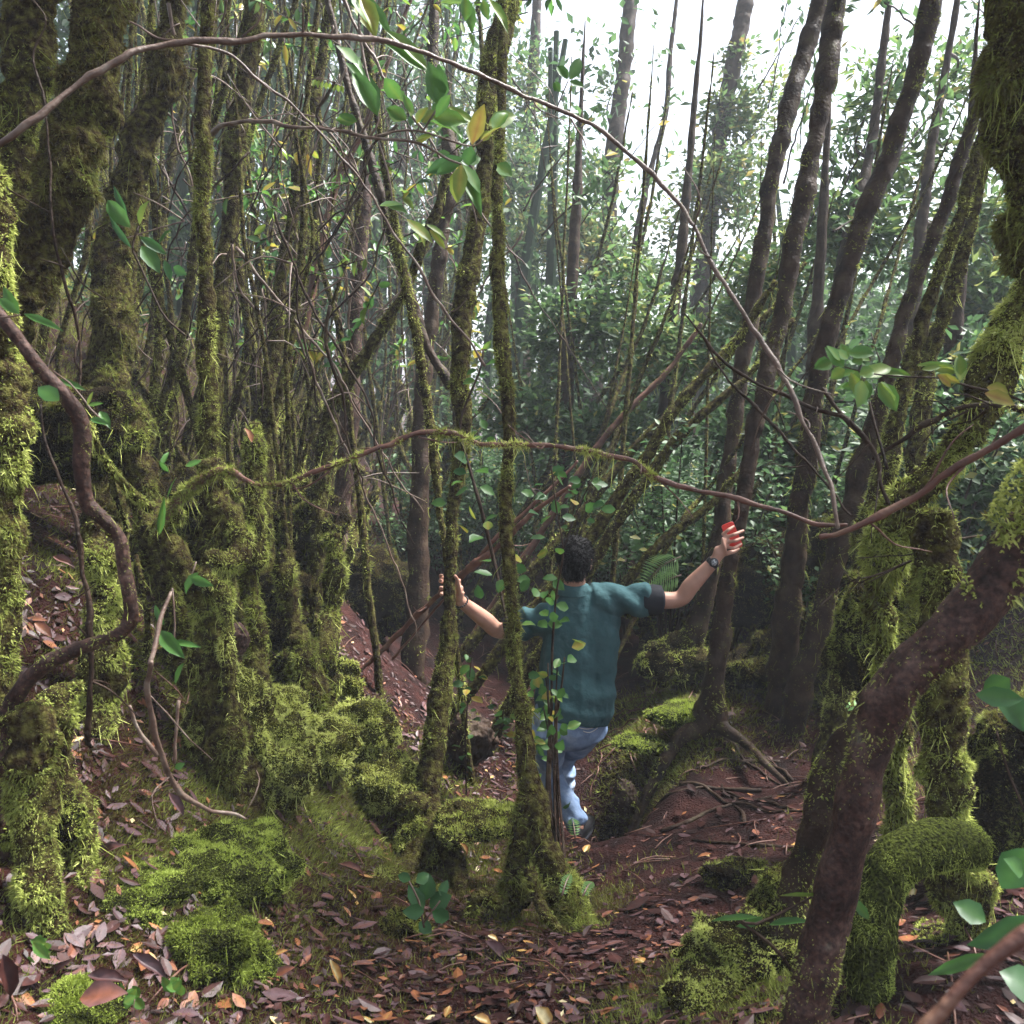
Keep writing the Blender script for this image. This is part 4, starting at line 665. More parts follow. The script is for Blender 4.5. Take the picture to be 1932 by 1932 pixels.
def far_tree(label, line, blobs, leaf=.08, tint=(.1, .6), matn='darkbark', kind='Q', up=1.0, style='bare', name='leafy_tree', asp=.5, dens=.8):
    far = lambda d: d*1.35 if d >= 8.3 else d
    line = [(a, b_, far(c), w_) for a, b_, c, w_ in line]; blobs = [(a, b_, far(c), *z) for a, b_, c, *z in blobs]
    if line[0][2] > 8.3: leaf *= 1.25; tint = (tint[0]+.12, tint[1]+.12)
    t, q, g = stem(name, label, 'tree', line, style, (.2, .7), up=2.2 if line[0][1] > 20 else up, dens=dens, matn=matn, tip=.1 if line[0][1] > 20 else .7)
    lg = Geo()
    for x, y, d, rx, ry, n in blobs:      # limbs to the leaf clumps
        c = P(x, y, d); b = min(q, key=lambda v: np.linalg.norm(v-c-A(0, 0, -.5)))
        obj('limb', gtube([b, (b+c)/2+A(0, 0, -.05)+rng.normal(size=3)*.08, c], [.018, .012, .005], .08, 6, .1), M[matn], t)
    if blobs:
        crown(t, [(P(x, y, d), (R(rx, d), R(rx, d)*.8, R(ry, d)), int(n*FOL)) for x, y, d, rx, ry, n in blobs], leaf, tint, kind, asp=asp)
    return t
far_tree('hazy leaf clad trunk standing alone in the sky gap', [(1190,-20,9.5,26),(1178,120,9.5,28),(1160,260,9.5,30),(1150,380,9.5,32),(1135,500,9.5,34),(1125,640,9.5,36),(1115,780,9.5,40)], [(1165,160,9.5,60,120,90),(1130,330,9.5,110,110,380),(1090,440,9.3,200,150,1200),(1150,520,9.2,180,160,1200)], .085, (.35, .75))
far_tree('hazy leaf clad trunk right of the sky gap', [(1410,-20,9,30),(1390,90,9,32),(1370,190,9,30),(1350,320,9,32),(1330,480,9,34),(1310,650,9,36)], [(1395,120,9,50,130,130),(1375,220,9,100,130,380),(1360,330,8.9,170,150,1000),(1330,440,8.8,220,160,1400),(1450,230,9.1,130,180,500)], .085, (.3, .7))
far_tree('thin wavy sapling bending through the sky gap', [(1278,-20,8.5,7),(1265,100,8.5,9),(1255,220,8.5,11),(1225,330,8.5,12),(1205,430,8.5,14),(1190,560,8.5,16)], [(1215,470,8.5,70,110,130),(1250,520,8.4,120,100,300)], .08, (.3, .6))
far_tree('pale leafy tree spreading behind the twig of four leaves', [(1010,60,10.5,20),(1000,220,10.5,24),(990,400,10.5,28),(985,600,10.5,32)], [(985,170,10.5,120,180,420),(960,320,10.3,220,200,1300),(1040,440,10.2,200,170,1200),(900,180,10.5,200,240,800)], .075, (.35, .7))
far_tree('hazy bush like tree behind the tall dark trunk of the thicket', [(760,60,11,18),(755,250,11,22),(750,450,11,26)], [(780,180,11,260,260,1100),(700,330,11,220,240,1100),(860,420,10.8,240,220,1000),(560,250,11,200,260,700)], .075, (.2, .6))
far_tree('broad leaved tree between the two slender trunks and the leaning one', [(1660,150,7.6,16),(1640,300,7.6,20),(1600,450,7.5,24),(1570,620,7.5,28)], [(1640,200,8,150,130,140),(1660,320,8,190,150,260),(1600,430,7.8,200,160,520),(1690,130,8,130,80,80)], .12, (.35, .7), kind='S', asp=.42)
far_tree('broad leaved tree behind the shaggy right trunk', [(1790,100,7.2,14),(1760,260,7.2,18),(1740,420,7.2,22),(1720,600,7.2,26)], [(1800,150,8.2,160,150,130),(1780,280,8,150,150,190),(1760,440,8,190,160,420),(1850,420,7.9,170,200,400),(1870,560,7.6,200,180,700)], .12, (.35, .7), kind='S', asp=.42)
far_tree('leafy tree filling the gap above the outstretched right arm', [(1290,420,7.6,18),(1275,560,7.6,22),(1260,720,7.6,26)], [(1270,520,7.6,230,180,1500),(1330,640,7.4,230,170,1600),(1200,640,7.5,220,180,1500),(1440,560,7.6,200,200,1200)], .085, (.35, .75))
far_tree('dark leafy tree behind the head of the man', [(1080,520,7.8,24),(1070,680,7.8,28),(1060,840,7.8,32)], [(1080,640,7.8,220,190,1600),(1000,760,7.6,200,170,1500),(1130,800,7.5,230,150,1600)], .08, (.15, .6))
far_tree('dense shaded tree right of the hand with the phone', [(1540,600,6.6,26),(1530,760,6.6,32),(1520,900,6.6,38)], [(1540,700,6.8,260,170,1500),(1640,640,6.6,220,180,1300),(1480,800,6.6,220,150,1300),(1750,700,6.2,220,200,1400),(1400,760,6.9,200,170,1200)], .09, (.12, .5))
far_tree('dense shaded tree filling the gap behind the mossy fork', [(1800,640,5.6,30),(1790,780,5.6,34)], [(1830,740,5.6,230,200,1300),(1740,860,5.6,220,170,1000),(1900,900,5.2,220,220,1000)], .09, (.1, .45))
# low shrubs: four shapes, many copies
def shrub(label, p, h, w, n, leaf, tint, kind='S'):
    t = thing('leafy_shrub', label, 'shrub', p, 'leafy shrubs under the trees'); sg = Geo()
    tips = []
    for k in range(7):
        a = rng.uniform(0, 6.28); e = p+A(math.cos(a)*w*rng.uniform(.2, 1), math.sin(a)*w*rng.uniform(.2, 1), h*rng.uniform(.55, 1)); q = [p+A(0,0,-.05), (p+e)/2+A(0,0,h*.12), e]
        V, f3, f4 = tube(q, [.009, .006, .003], .06, 5, .1); sg.add(V, f3, f4); tips += list(catmull(q, 12)[4:])
    obj('stem', sg, M['darkbark'], t); g = Geo(); tips = np.array(tips); k = rng.integers(0, len(tips), n)
    pos = tips[k]+rng.normal(size=(n, 3))*.05; d = nrm(rng.normal(size=(n, 3))*A(1, 1, .5)); ln = leaf*rng.uniform(.6, 1.2, n)
    leaves(g, pos, d, nrm(rng.normal(size=(n, 3))*.5+A(0, 0, 1)), ln, ln*.55, np.where(rng.random(n) < .03, .85, np.clip(tint+rng.normal(size=n)*.1, 0, 1)), kind)
    obj('foliage', g, M['greyleaf'], t); return t
def dup(root, loc, rz, s):
    r = root.copy(); C.objects.link(r); r.location = tuple(loc); r.rotation_euler = (0, 0, rz); r.scale = (s, s, s)
    for ch in root.children:
        c = ch.copy(); C.objects.link(c); c.parent = r
    return r
LS = 'small leaved shrub in the dim undergrowth beneath the trees'
spots = []
while len(spots) < 170:
    x, y = rng.uniform(-3.2, 5), rng.uniform(4.6, 11)
    if abs(x-.3) < .75 and y < 6.2: continue
    if -1.0+(-.08*(y-4)) < x < .5 and y < 7.2: continue
    if 0.5 < x < 2.2 and y < 5.2: continue
    if x < -.12*y and rng.random() < .9: continue
    spots.append((x, y))
protos = [shrub(LS, A(*spots[k], gz(A(*spots[k]))), h, w, n, lf, tn) for k, (h, w, n, lf, tn) in enumerate([(.9, .4, 800, .05, .34), (1.2, .5, 1000, .055, .27), (.6, .4, 600, .045, .42), (1.5, .55, 1200, .06, .3)])]
for k, s in enumerate(spots[4:]): dup(protos[k % 4], A(*s, gz(A(*s))), rng.uniform(0, 6.28), rng.uniform(.7, 1.25))
# the wood beyond, one mass
fw = Geo()
for k in range(230):
    y = rng.uniform(11, 19); x = rng.uniform(-13, 10); top = (9.5 if x < -2 else 7.5 if x < -.8 else 6.0 if x < .3 else 1.9 if x < 3.2 else 3.4)+rng.uniform(-1.2, .6); z0 = float(ground(A(x, y))[0])
    V, f3, f4 = tube([A(x, y, z0-.2), A(x+rng.uniform(-.2, .3), y, (z0+top)/2), A(x+rng.uniform(-.2, .8), y, top)], [.09, .07, .03], .3, 6, .1); fw.add(V, f3, f4, .05)
    n = 720; c = A(x+.2, y, 0)+rng.normal(size=(n//12, 3))*A(.65, .6, 0)+A(0, 0, 1)*(z0+(top-z0)*rng.random((n//12, 1))**.8); pos = np.repeat(c, 12, 0)+rng.normal(size=(n, 3))*.17; ln = rng.uniform(.08, .16, n)
    leaves(fw, pos, rng.normal(size=(n, 3)), nrm(rng.normal(size=(n, 3))*.6+A(0, 0, 1)), ln, ln*.5, np.clip(np.repeat(rng.uniform(.05, .5, n//12), 12)+rng.normal(size=n)*.05, 0, 1), 'Q')
tag(obj('distant_wood', fw, M['greyleaf'], smooth=False), 'misty leafy wood closing the view behind the trees', 'wood', kind='stuff')
# leafy tops of the near trees, above the frame: they shade the floor
def top_crown(t, q, n, r, leaf=.12, tint=(.1, .5), lift=.0):
    a = q[0]; dr = nrm(q[0]-q[1]); e = a+nrm(dr+A(0, 0, .4))*1.6
    e[2] = max(e[2], .59*e[1]+1.9+r*.8)+lift
    obj('limb', gtube([a-dr*.1, (a+e)/2+A(.05, 0, .1), e], [.03, .022, .01], .08, 6, .1), M['darkbark'], t)
    crown(t, [(e+rng.normal(size=3)*r*.5*A(1, 1, .3), (r, r, r*.6), n) for _ in range(4)], leaf, tint, 'Q')
for (t, q) in list(TREES):
    lb = t.get('label', '')
    if any(s in lb for s in ('massive moss', 'far left edge', 'dark bent trunk right', 'dark slanting trunk', 'golden moss', 'shaggy dark trunk', 'short mossy stem standing', 'moss cloaked')):
        top_crown(t, q, 1100, 1.1)

# ---------------------------------------------------------------- the man
BD = 4.5
def Q(px, py, d=BD): return P(px, py, d)
def loft(g, secs, n=20, side=A(1, 0, 0)):
    """rounded limb or trunk through (centre, half width, half depth[, width direction]) sections"""
    c = np.array([s[0] for s in secs]); a = np.array([s[1] for s in secs]); b = np.array([s[2] for s in secs]); sd = np.array([s[3] if len(s) > 3 else side for s in secs], float)
    m = max(8, len(secs)*7); q = catmull(np.column_stack([c, a, b, sd]), m); c, a, b, sd = q[:, :3], q[:, 3], q[:, 4], q[:, 5:8]
    t = nrm(np.gradient(c, axis=0)); sd = nrm(sd-t*(sd*t).sum(1)[:, None]); up = np.cross(t, sd)
    th = np.linspace(0, 2*np.pi, n, endpoint=False)
    V = c[:, None]+sd[:, None]*(np.cos(th)[None]*a[:, None])[..., None]+up[:, None]*(np.sin(th)[None]*b[:, None])[..., None]
    i = np.arange(m-1)[:, None]*n; j = np.arange(n)[None]; j2 = (j+1) % n
    f4 = np.stack([i+j, i+j2, i+n+j2, i+n+j], -1).reshape(-1, 4)
    V = np.vstack([V.reshape(-1, 3), c[0]-t[0]*min(a[0], b[0])*.45, c[-1]+t[-1]*min(a[-1], b[-1])*.45]); k = m*n
    f3 = [(k, (x+1) % n, x) for x in range(n)]+[(k+1, k-n+x, k-n+(x+1) % n) for x in range(n)]
    g.add(V, f3, f4)
def limb(g, pts, rad, n=16, flat=1.0, side=A(0, 1, 0)):
    loft(g, [(p, r, r*flat, side) for p, r in zip(pts, rad)], n)
def ball(g, c, r, rot=None, disp=None):
    V = IV3.copy()
    if disp is not None: V = disp(V)
    V = V*np.asarray(r)
    if rot is not None: V = V@np.asarray(rot).T
    g.add(V+c, IF3)
IV3, IF3 = ico(4)
def fuse(name, g, mt, parent, voxel=.006, smooth=4, disp=None):
    """melt the overlapping lofts into one continuous skin"""
    me = make_mesh(name+'_raw', g, ORG[parent.name]); o = bpy.data.objects.new(name+'_raw', me); C.objects.link(o)
    r = o.modifiers.new('r', 'REMESH'); r.mode = 'VOXEL'; r.voxel_size = voxel; r.use_smooth_shade = True
    s = o.modifiers.new('s', 'SMOOTH'); s.iterations = smooth; s.factor = .5
    bpy.context.view_layer.update(); ev = o.evaluated_get(bpy.context.evaluated_depsgraph_get()); m2 = bpy.data.meshes.new_from_object(ev)
    bpy.data.objects.remove(o); bpy.data.meshes.remove(me)
    if disp is not None:
        co = np.zeros(len(m2.vertices)*3, np.float32); m2.vertices.foreach_get('co', co); nn = np.zeros_like(co); m2.vertices.foreach_get('normal', nn)
        co = co.reshape(-1, 3); nn = nn.reshape(-1, 3); co = co+nn*disp(co+ORG[parent.name])[:, None]; m2.vertices.foreach_set('co', co.astype(np.float32).ravel()); m2.update()
    m2.polygons.foreach_set('use_smooth', np.ones(len(m2.polygons), bool)); m2.name = name; m2.materials.clear(); m2.materials.append(mt)
    o = bpy.data.objects.new(name, m2); C.objects.link(o); o.parent = parent; ORG[o.name] = ORG[parent.name]; return o
hd = Q(1085, 1060, 4.48); nk = Q(1084, 1112, 4.5); pel = Q(1075, 1345, 4.5)
shR, elR, wrR = Q(1150, 1132, 4.5), Q(1279, 1131, 4.5), Q(1350, 1056, 4.44)
shL, elL, wrL = Q(1026, 1170, 4.52), Q(942, 1190, 4.62), Q(866, 1132, 4.40)
hpR, knR, anR = Q(1112, 1372, 4.52), Q(1066, 1425, 4.86), Q(1062, 1540, 4.86)
hpL, knL, anL = Q(1034, 1370, 4.5), Q(1036, 1462, 4.70), Q(1090, 1555, 4.5)
tilt = nrm(shR-shL); hipd = nrm(hpR-hpL)
man = thing('person', 'man in a teal polo shirt and jeans gripping two trunks, seen from behind', 'person', (float(anL[0]), float(anL[1]), gz(anL)))
b = Geo()
fwd = A(0, 1, 0)
# head, skull plus face
def skull(V):
    V = V.copy(); f = np.clip(V[:, 1], 0, 1); lo = np.clip(-V[:, 2], 0, 1)
    V[:, 0] *= 1-.22*lo*(.4+f); V[:, 1] *= 1-.10*lo; V[:, 2] *= 1+.05*f; return V
yaw = math.radians(8); RZ = np.array([[math.cos(yaw), math.sin(yaw), 0], [-math.sin(yaw), math.cos(yaw), 0], [0, 0, 1]]); nod = math.radians(-14)
RX = np.array([[1, 0, 0], [0, math.cos(nod), -math.sin(nod)], [0, math.sin(nod), math.cos(nod)]]); HR = RZ@RX
ball(b, hd, (.073, .093, .112), HR, skull)
def hp(x, y, z): return hd+HR@A(x, y, z)
loft(b, [(hp(0, .088, .012), .009, .006), (hp(0, .106, -.022), .015, .013), (hp(0, .094, -.034), .018, .01)], 10)
limb(b, [hp(-.035, .05, -.065), hp(0, .078, -.094), hp(.035, .05, -.065)], [.022, .026, .022], 10)
limb(b, [hp(-.024, .083, -.055), hp(0, .093, -.053), hp(.024, .083, -.055)], [.006, .010, .006], 8)
for s in (-1, 1):
    ball(b, hp(.031*s, .076, .016), (.015, .012, .009), HR); limb(b, [hp(.012*s, .088, .033), hp(.033*s, .084, .039), hp(.052*s, .07, .03)], [.007, .008, .006], 8)
    ball(b, hp(.077*s, -.004, -.008), (.010, .021, .032), HR); ball(b, hp(.081*s, -.014, .006), (.007, .012, .020), HR)
loft(b, [(nk+A(0, -.01, -.05), .068, .062), (nk+A(0, .0, .02), .056, .056), (hp(0, -.018, -.07), .055, .06)], 16)
# trunk under the shirt
loft(b, [(pel, .15, .10, hipd), (Q(1085, 1270, 4.52), .135, .09, hipd), (Q(1092, 1190, 4.52), .155, .10, tilt), (Q(1088, 1140, 4.5), .145, .08, tilt), (nk+A(0, 0, -.04), .06, .06, tilt)], 20)
limb(b, [shR, (shR+elR)/2+A(0, 0, .004), elR, elR*.62+wrR*.38, wrR], [.054, .049, .042, .043, .029])
limb(b, [shL, (shL+elL)/2, elL, elL*.62+wrL*.38, wrL], [.054, .049, .042, .043, .029])
# right hand, back of the hand to us, closed on the phone
def chain(pts, r): limb(b, pts, r, 10)
kn = [Q(1363, 1009, 4.435), Q(1370, 1014, 4.43), Q(1372, 1023, 4.43), Q(1370, 1032, 4.435)]
loft(b, [(wrR, .026, .019, A(.6, 0, .8)), ((wrR*.5+(kn[1]+kn[2])/2*.5)+A(0, -.004, 0), .037, .016, A(.55, 0, .85)), ((kn[1]+kn[2])/2, .039, .014, A(.25, 0, .97))], 14)
for k0, mid, tip, r in ((kn[0], Q(1374, 1000, 4.42), Q(1385, 993, 4.445), .0095), (kn[1], Q(1386, 1008, 4.41), Q(1403, 1001, 4.445), .0098), (kn[2], Q(1387, 1020, 4.41), Q(1403, 1014, 4.445), .0095), (kn[3], Q(1384, 1034, 4.415), Q(1399, 1026, 4.445), .0085)):
    chain([k0-(k0-wrR)*-.0, k0*.55+mid*.45, mid, mid*.4+tip*.6, tip], [.0115, r, r, r*.93, r*.8])
chain([wrR*.7+kn[3]*.3+A(.0, .012, 0), Q(1372, 1044, 4.47), Q(1386, 1040, 4.49), Q(1394, 1034, 4.50)], [.015, .0125, .011, .009])
# left hand wrapped round the trunk
kl = [Q(868, 1096, 4.41), Q(868, 1103, 4.41), Q(868, 1111, 4.41), Q(867, 1118, 4.41)]
loft(b, [(wrL, .027, .02, A(.0, .3, 1)), (Q(867, 1119, 4.40), .034, .018, A(0, .3, 1)), (Q(867, 1106, 4.405), .037, .015, A(0, .3, 1))], 14)
for j, k0 in enumerate(kl):
    dy = [(-1, -9), (-2, -6), (-1, 0), (0, 5)][j]
    chain([k0, Q(852, k0_y := [1094, 1101, 1109, 1117][j], 4.425), Q(836, k0_y+dy[1]*.5, 4.40), Q(832+dy[0], k0_y+dy[1]*.8, 4.355), Q(835+dy[0], k0_y+dy[1], 4.33)], [.012, .0098, .0095, .009, .0078])
chain([Q(866, 1118, 4.38), Q(864, 1104, 4.335), Q(862, 1093, 4.31), Q(858, 1086, 4.285)], [.015, .0125, .011, .009])
# legs and feet inside the clothes
for h_, k_, a_ in ((hpR, knR, anR), (hpL, knL, anL)):
    limb(b, [h_+A(0, 0, .03), (h_+k_)/2, k_, k_*.6+a_*.4, a_], [.075, .062, .046, .044, .032])
def foot(a, d): return a+A(0, 0, -.045), a+nrm(d)*.10+A(0, 0, -.06), a+nrm(d)*.17+A(0, 0, -.065)
FDL, FDR = A(.35, .95, 0), A(.1, 1, 0)
for a_, d_ in ((anL, FDL), (anR, FDR)):
    f = foot(a_, d_); s_ = np.cross(nrm(d_), A(0, 0, 1)); loft(b, [(a_, .032, .032, s_), (f[0], .032, .03, s_), (f[1], .04, .022, s_), (f[2], .034, .016, s_)], 14)
body = fuse('body', b, M['skin'], man, .0048, 3)
# eyes and hair
e = Geo()
for s in (-1, 1): ball(e, hp(.031*s, .083, .016), (.0085, .0075, .006), HR)
obj('eyes', e, M['dial'], man)
h = Geo()
ball(h, hp(0, -.012, .020), (.087, .102, .116), HR, lambda V: V[:, :]*(1-.10*np.clip(-V[:, 2:3]-.2, 0, 1)))
loft(h, [(hp(0, -.06, -.03), .064, .04), (hp(0, -.062, -.065), .056, .028), (hp(0, -.058, -.092), .046, .016)], 14)
ball(h, hp(.01, .04, .09), (.06, .045, .035), HR)
def trim(V): return V
ho = fuse('hair', h, M['hair'], man, .006, 3, lambda p: .010*fbm(p*30, 3)+.007*fbm(p*85, 5)+.003*vnoise(p*200, 6))
# cut the hair off the face
import bmesh
bm = bmesh.new(); bm.from_mesh(ho.data); inv = HR.T; off = ORG['hair' if 'hair' in ORG else man.name]
kill = [v for v in bm.verts if (lambda l: l[1] > .045+.25*max(l[2]-.03, 0)*1.6 and l[2] < .075)(inv@(np.array(v.co[:])+off-hd))]
bmesh.ops.delete(bm, geom=kill, context='VERTS'); bm.to_mesh(ho.data); bm.free()
me = ho.data; V_ = np.array([v.co[:] for v in me.vertices])+off; F_ = np.array([list(p.vertices)[:3] for p in me.polygons]+[[p.vertices[0], p.vertices[2], p.vertices[3]] for p in me.polygons if len(p.vertices) == 4])
ps, ns = scatter(Geo().add(V_, F_), 70000, .6); dn_ = nrm(ns*.5+A(.15, -.2, -.55)+rng.normal(size=ps.shape)*.4); hg = Geo(); blades(hg, ps-ns*.004, dn_, rng.uniform(.010, .026, len(ps)), np.full(len(ps), .0022), np.full(len(ps), .5), True); obj('hair_strands', hg, M['hair'], ho, False)
# shirt
s = Geo()
hem = [Q(1076, 1356, 4.51), Q(1083, 1320, 4.51), Q(1090, 1270, 4.53), Q(1096, 1205, 4.53), Q(1092, 1158, 4.51), Q(1088, 1130, 4.50)]
loft(s, [(hem[0], .196, .135, hipd), (hem[1], .200, .142, hipd), (hem[2], .194, .13, hipd), (hem[3], .198, .128, tilt*.5+hipd*.5), (hem[4], .192, .108, tilt), (hem[5], .125, .08, tilt), (nk+A(0, 0, -.012), .074, .068, tilt)], 28)
cfR, cfL = shR*.45+elR*.55, shL*.42+elL*.58
limb(s, [shR*1.25-elR*.25, shR, shR*.7+elR*.3, cfR], [.088, .085, .078, .076], 20, 1.0)
limb(s, [shL*1.25-elL*.25, shL, shL*.7+elL*.3, cfL], [.088, .085, .078, .076], 20, 1.0)
def folds(p):
    q = p-pel; along = q[:, 2]; w = np.exp(-((q[:, 2]-.12)/.2)**2)
    drape = .005*np.sin(q[:, 2]*46+q[:, 0]*16+3*fbm(p*4, 2))*np.clip(.9-np.abs(q[:, 2]-.05)*2.2, 0, 1)
    diag = .010*np.sin((q[:, 0]*.8+q[:, 2]*.9)*52+4*fbm(p*5, 4))*np.clip((np.abs(q[:, 0]-.03)-.08)*6, 0, 1)*np.clip((q[:, 2]-.25)*5, 0, 1)
    vert = .008*np.sin(q[:, 0]*40+3*fbm(p*3, 6))*np.clip(1-np.abs(q[:, 2]-.3)*3, 0, 1)
    return drape+diag+vert+.013*fbm(p*A(8, 8, 5), 9)+.012*(.5-np.abs(fbm(p*A(10, 10, 4.5), 29)))*np.clip(1.2-np.abs(q[:, 2]-.2)*1.6, .2, 1)+.004*fbm(p*26, 19)
sho = fuse('shirt', s, M['shirt'], man, .0065, 5, folds)
cg = Geo(); limb(cg, [nk+A(0, -.004, -.022), nk+A(0, -.002, .004), nk+A(0, 0, .026)], [.090, .083, .071], 22); obj('collar', cg, M['shirt'], sho)
sg = Geo()
for k in (-.022, 0, .022):
    a0, a1 = shR+A(k*1.6-.04, -.082, .045), shR+A(k*1.6+.0, -.086, -.02)
    V, f3, f4 = tube([a0, (a0+a1)/2+A(0, -.006, 0), a1], [.0035]*3, .01, 6, 0); sg.add(V, f3, f4)
cu = {}
for nm, cf, el in (('R', cfR, elR), ('L', cfL, elL)):
    g = Geo(); limb(g, [cf-(el-cf)*.16, cf+(el-cf)*.2, cf+(el-cf)*.46], [.0735, .078, .073], 20); obj('sleeve_cuff', g, M['cuff'], man)
g = Geo(); c0 = Q(1083, 1340, 4.51)
# jeans
j = Geo()
loft(j, [(Q(1076, 1318, 4.51), .165, .115, hipd), (Q(1074, 1350, 4.51), .178, .128, hipd), (Q(1074, 1376, 4.53), .172, .122, hipd), (Q(1072, 1392, 4.56), .14, .10, hipd)], 24)
limb(j, [hpR+A(0, 0, .01), hpR*.5+knR*.5, knR, knR*.6+anR*.4, anR+A(0, 0, -.01)], [.098, .084, .066, .062, .058], 18)
limb(j, [hpL+A(0, 0, .01), hpL*.5+knL*.5, knL, knL*.55+anL*.45, anL+A(0, 0, -.005)], [.098, .086, .070, .066, .060], 18)
jo = fuse('jeans', j, M['denim'], man, .0065, 4, lambda p: .008*fbm(p*8, 12)+.006*np.sin(p[:, 2]*85+5*fbm(p*6, 3))*np.clip(1.1-np.abs(p[:, 2]-anL[2]-.1)*5, .1, 1))
st = Geo()
for yy, x0, x1 in ((1374, 1092, 1134), (1382, 1100, 1128)):
    pts = [Q(x0+(x1-x0)*f, yy-10+10*math.sin(math.pi*(.15+.7*f)), 4.42) for f in np.linspace(0, 1, 7)]
    hit = []
    for p in pts:
        o_ = Vector(p-A(0, .4, 0)-ORG[man.name]); r_ = jo.ray_cast(o_, Vector((0, 1, 0)))
        if r_[0]: hit.append(np.array(r_[1][:])+ORG[man.name]+A(0, -.002, 0))
    if len(hit) > 3: V, f3, f4 = tube(hit, [.0022]*len(hit), .01, 5, 0); st.add(V, f3, f4)
if st.n: obj('stitching', st, M['stitch'], jo)
# shoes, watch, bracelet
for a_, d_ in ((anL, FDL), (anR, FDR)):
    f = foot(a_, d_); s_ = np.cross(nrm(d_), A(0, 0, 1)); g = Geo(); loft(g, [(f[0]-nrm(d_)*.05+A(0, 0, .005), .036, .04, s_), (f[0]+A(0, 0, 0), .040, .046, s_), (f[1], .049, .034, s_), (f[2]+nrm(d_)*.02, .042, .024, s_)], 16)
    so = obj('shoe', g, M['black'], man)
    g = Geo(); loft(g, [(f[0]-nrm(d_)*.055+A(0, 0, -.038), .038, .010, s_), (f[1]+A(0, 0, -.028), .052, .010, s_), (f[2]+nrm(d_)*.028+A(0, 0, -.016), .042, .010, s_)], 14); obj('sole', g, M['cuff'], so)
wd_ = nrm(wrR-elR); wc = wrR-wd_*.022
g = Geo(); limb(g, [wc-wd_*.012, wc, wc+wd_*.012], [.0325, .034, .0325], 20); wo = obj('watch', g, M['black'], man)
tow = nrm(A(-.05, -1, .28)); cb = wc+tow*.030
g = Geo(); loft(g, [(cb-tow*.006, .023, .023, wd_), (cb+tow*.006, .024, .024, wd_), (cb+tow*.010, .020, .020, wd_)], 20); obj('watch_case', g, M['black'], wo)
g = Geo(); loft(g, [(cb+tow*.011, .0165, .0165, wd_), (cb+tow*.0135, .0155, .0155, wd_)], 18); obj('dial', g, M['dial'], wo)
wl = nrm(wrL-elL); bc = wrL-wl*.02; sd = nrm(np.cross(wl, A(0, 1, 0))); u2 = np.cross(wl, sd); g = Geo()
for a in np.linspace(0, 2*np.pi, 18, endpoint=False): ball(g, bc+(sd*math.cos(a)+u2*math.sin(a))*.0335+wl*.008*math.cos(a), .0052)
obj('bracelet', g, M['black'], man)
# the phone in the hand
ph = thing('phone', 'phone in a red case held flat against the trunk by the right hand', 'phone', Q(1383, 1012, 4.475))
def slab(c, ax, bx, w, l, th, r, nn=6):
    ax, bx = nrm(ax), nrm(bx-nrm(ax)*np.dot(bx, nrm(ax))); nz = np.cross(ax, bx); o = []
    for sx, sy, a0 in ((1, 1, 0), (-1, 1, 90), (-1, -1, 180), (1, -1, 270)):
        for k in range(nn+1):
            a = math.radians(a0+90*k/nn); o.append((sx*(w/2-r)+r*math.cos(a), sy*(l/2-r)+r*math.sin(a)))
    o = np.array(o); n = len(o); rings = []
    for zz, k in ((-th/2, .0015), (-th/2+.0015, 0), (th/2-.0015, 0), (th/2, .0015)):
        q = o*(1-k/np.abs(o).max()); rings.append(c+q[:, :1]*ax+q[:, 1:]*bx+zz*nz)
    V = np.vstack(rings+[c-th/2*nz, c+th/2*nz]); g = Geo(); i = np.arange(3)[:, None]*n; jj = np.arange(n)[None]; j2 = (jj+1) % n
    g.add(V, [(4*n, (x+1) % n, x) for x in range(n)]+[(4*n+1, 3*n+x, 3*n+(x+1) % n) for x in range(n)], np.stack([i+jj, i+j2, i+n+j2, i+n+jj], -1).reshape(-1, 4)); return g
pc = Q(1381, 1011, 4.466); la = Q(1407, 1033, 4.466)-Q(1363, 992, 4.466); wa = Q(1382, 988, 4.462)-Q(1358, 998, 4.462)
obj('case', slab(pc, wa, la, .064, .136, .012, .012), M['red'], ph, False)
obj('screen', slab(pc+A(0, .0075, 0), wa, la, .054, .126, .002, .009), M['screen'], ph, False)
HAZE, SKY, SUN, EXPO = .0036, .078, 5.0, 2.3
# ---------------------------------------------------------------- air, sky, light, camera
def vol(nt, N):
    return None
hm = bpy.data.materials.new('mist'); hm.use_nodes = True; nt = hm.node_tree; nt.nodes.clear()
o_ = nt.nodes.new('ShaderNodeOutputMaterial'); v_ = nt.nodes.new('ShaderNodeVolumePrincipled'); v_.inputs['Color'].default_value = (.86, .92, 1.0, 1); v_.inputs['Density'].default_value = HAZE; v_.inputs['Anisotropy'].default_value = .1
nt.links.new(v_.outputs['Volume'], o_.inputs['Volume'])
x0, x1, y0, y1, z0, z1 = -95, 95, -35, 155, -20, 14
hz = Geo().add([(x, y, z) for z in (z0, z1) for y in (y0, y1) for x in (x0, x1)], None, [(0,2,3,1),(4,5,7,6),(0,1,5,4),(2,6,7,3),(0,4,6,2),(1,3,7,5)])
tag(obj('haze', hz, hm, smooth=False), kind='stuff')
SUN_EL, SUN_AZ = math.radians(58), math.radians(62)      # azimuth from +Y towards +X
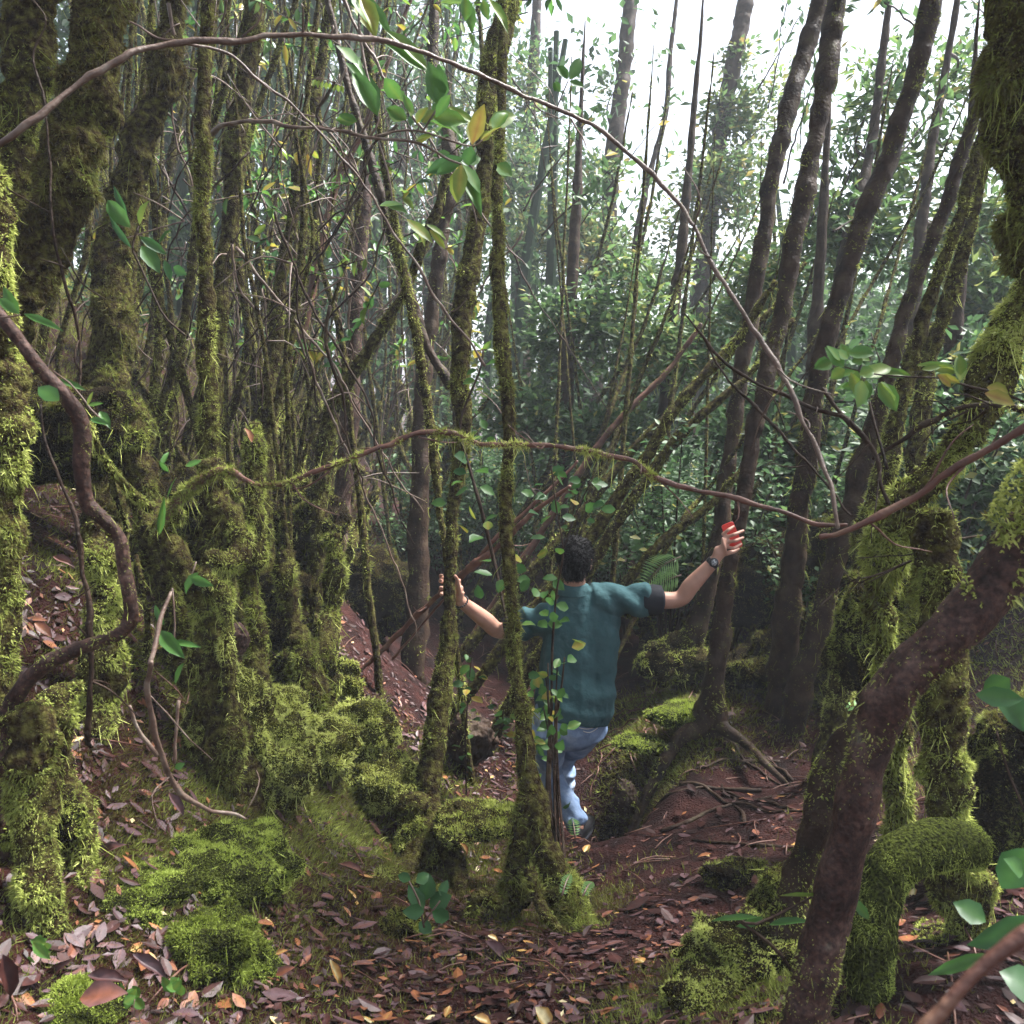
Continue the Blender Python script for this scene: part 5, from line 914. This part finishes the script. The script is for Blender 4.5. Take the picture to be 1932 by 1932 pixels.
w = bpy.data.worlds.new('World'); bpy.context.scene.world = w; w.use_nodes = True; nt = w.node_tree; nt.nodes.clear()
sky = nt.nodes.new('ShaderNodeTexSky'); sky.sky_type = 'NISHITA'; sky.sun_disc = False; sky.sun_elevation = SUN_EL; sky.sun_rotation = SUN_AZ; sky.air_density = 1.0; sky.dust_density = 6.0; sky.ozone_density = 1.0; sky.altitude = 1200
hs = nt.nodes.new('ShaderNodeHueSaturation'); hs.inputs['Saturation'].default_value = .45
bg = nt.nodes.new('ShaderNodeBackground'); bg.inputs['Strength'].default_value = SKY; ow = nt.nodes.new('ShaderNodeOutputWorld')
nt.links.new(sky.outputs['Color'], hs.inputs['Color']); nt.links.new(hs.outputs['Color'], bg.inputs['Color']); nt.links.new(bg.outputs['Background'], ow.inputs['Surface'])
l = bpy.data.lights.new('sun', 'SUN'); l.energy = SUN; l.angle = math.radians(14); l.color = (1, .98, .95); lo = bpy.data.objects.new('sun', l); C.objects.link(lo)
to = A(math.sin(SUN_AZ)*math.cos(SUN_EL), math.cos(SUN_AZ)*math.cos(SUN_EL), math.sin(SUN_EL)); lo.rotation_euler = Vector(to).to_track_quat('Z', 'Y').to_euler()
cam = bpy.data.cameras.new('camera'); cam.sensor_width = 36; cam.lens = 36*FPX/1932; cam.clip_start = .05; cam.clip_end = 500; cam.dof.use_dof = True; cam.dof.focus_distance = 4.2; cam.dof.aperture_fstop = 8
co = bpy.data.objects.new('camera', cam); C.objects.link(co); co.location = tuple(CAM); co.rotation_euler = (math.pi/2-PITCH, 0, 0)
sc = bpy.context.scene; sc.camera = co
sc.view_settings.view_transform = 'Standard'; sc.view_settings.look = 'None'; sc.view_settings.exposure = EXPO; sc.view_settings.gamma = 1
sc.render.engine = 'CYCLES'; sc.cycles.use_denoising = True; sc.cycles.max_bounces = 6; sc.cycles.transparent_max_bounces = 4; sc.cycles.volume_bounces = 1; sc.cycles.diffuse_bounces = 4; sc.cycles.glossy_bounces = 2; sc.cycles.transmission_bounces = 4
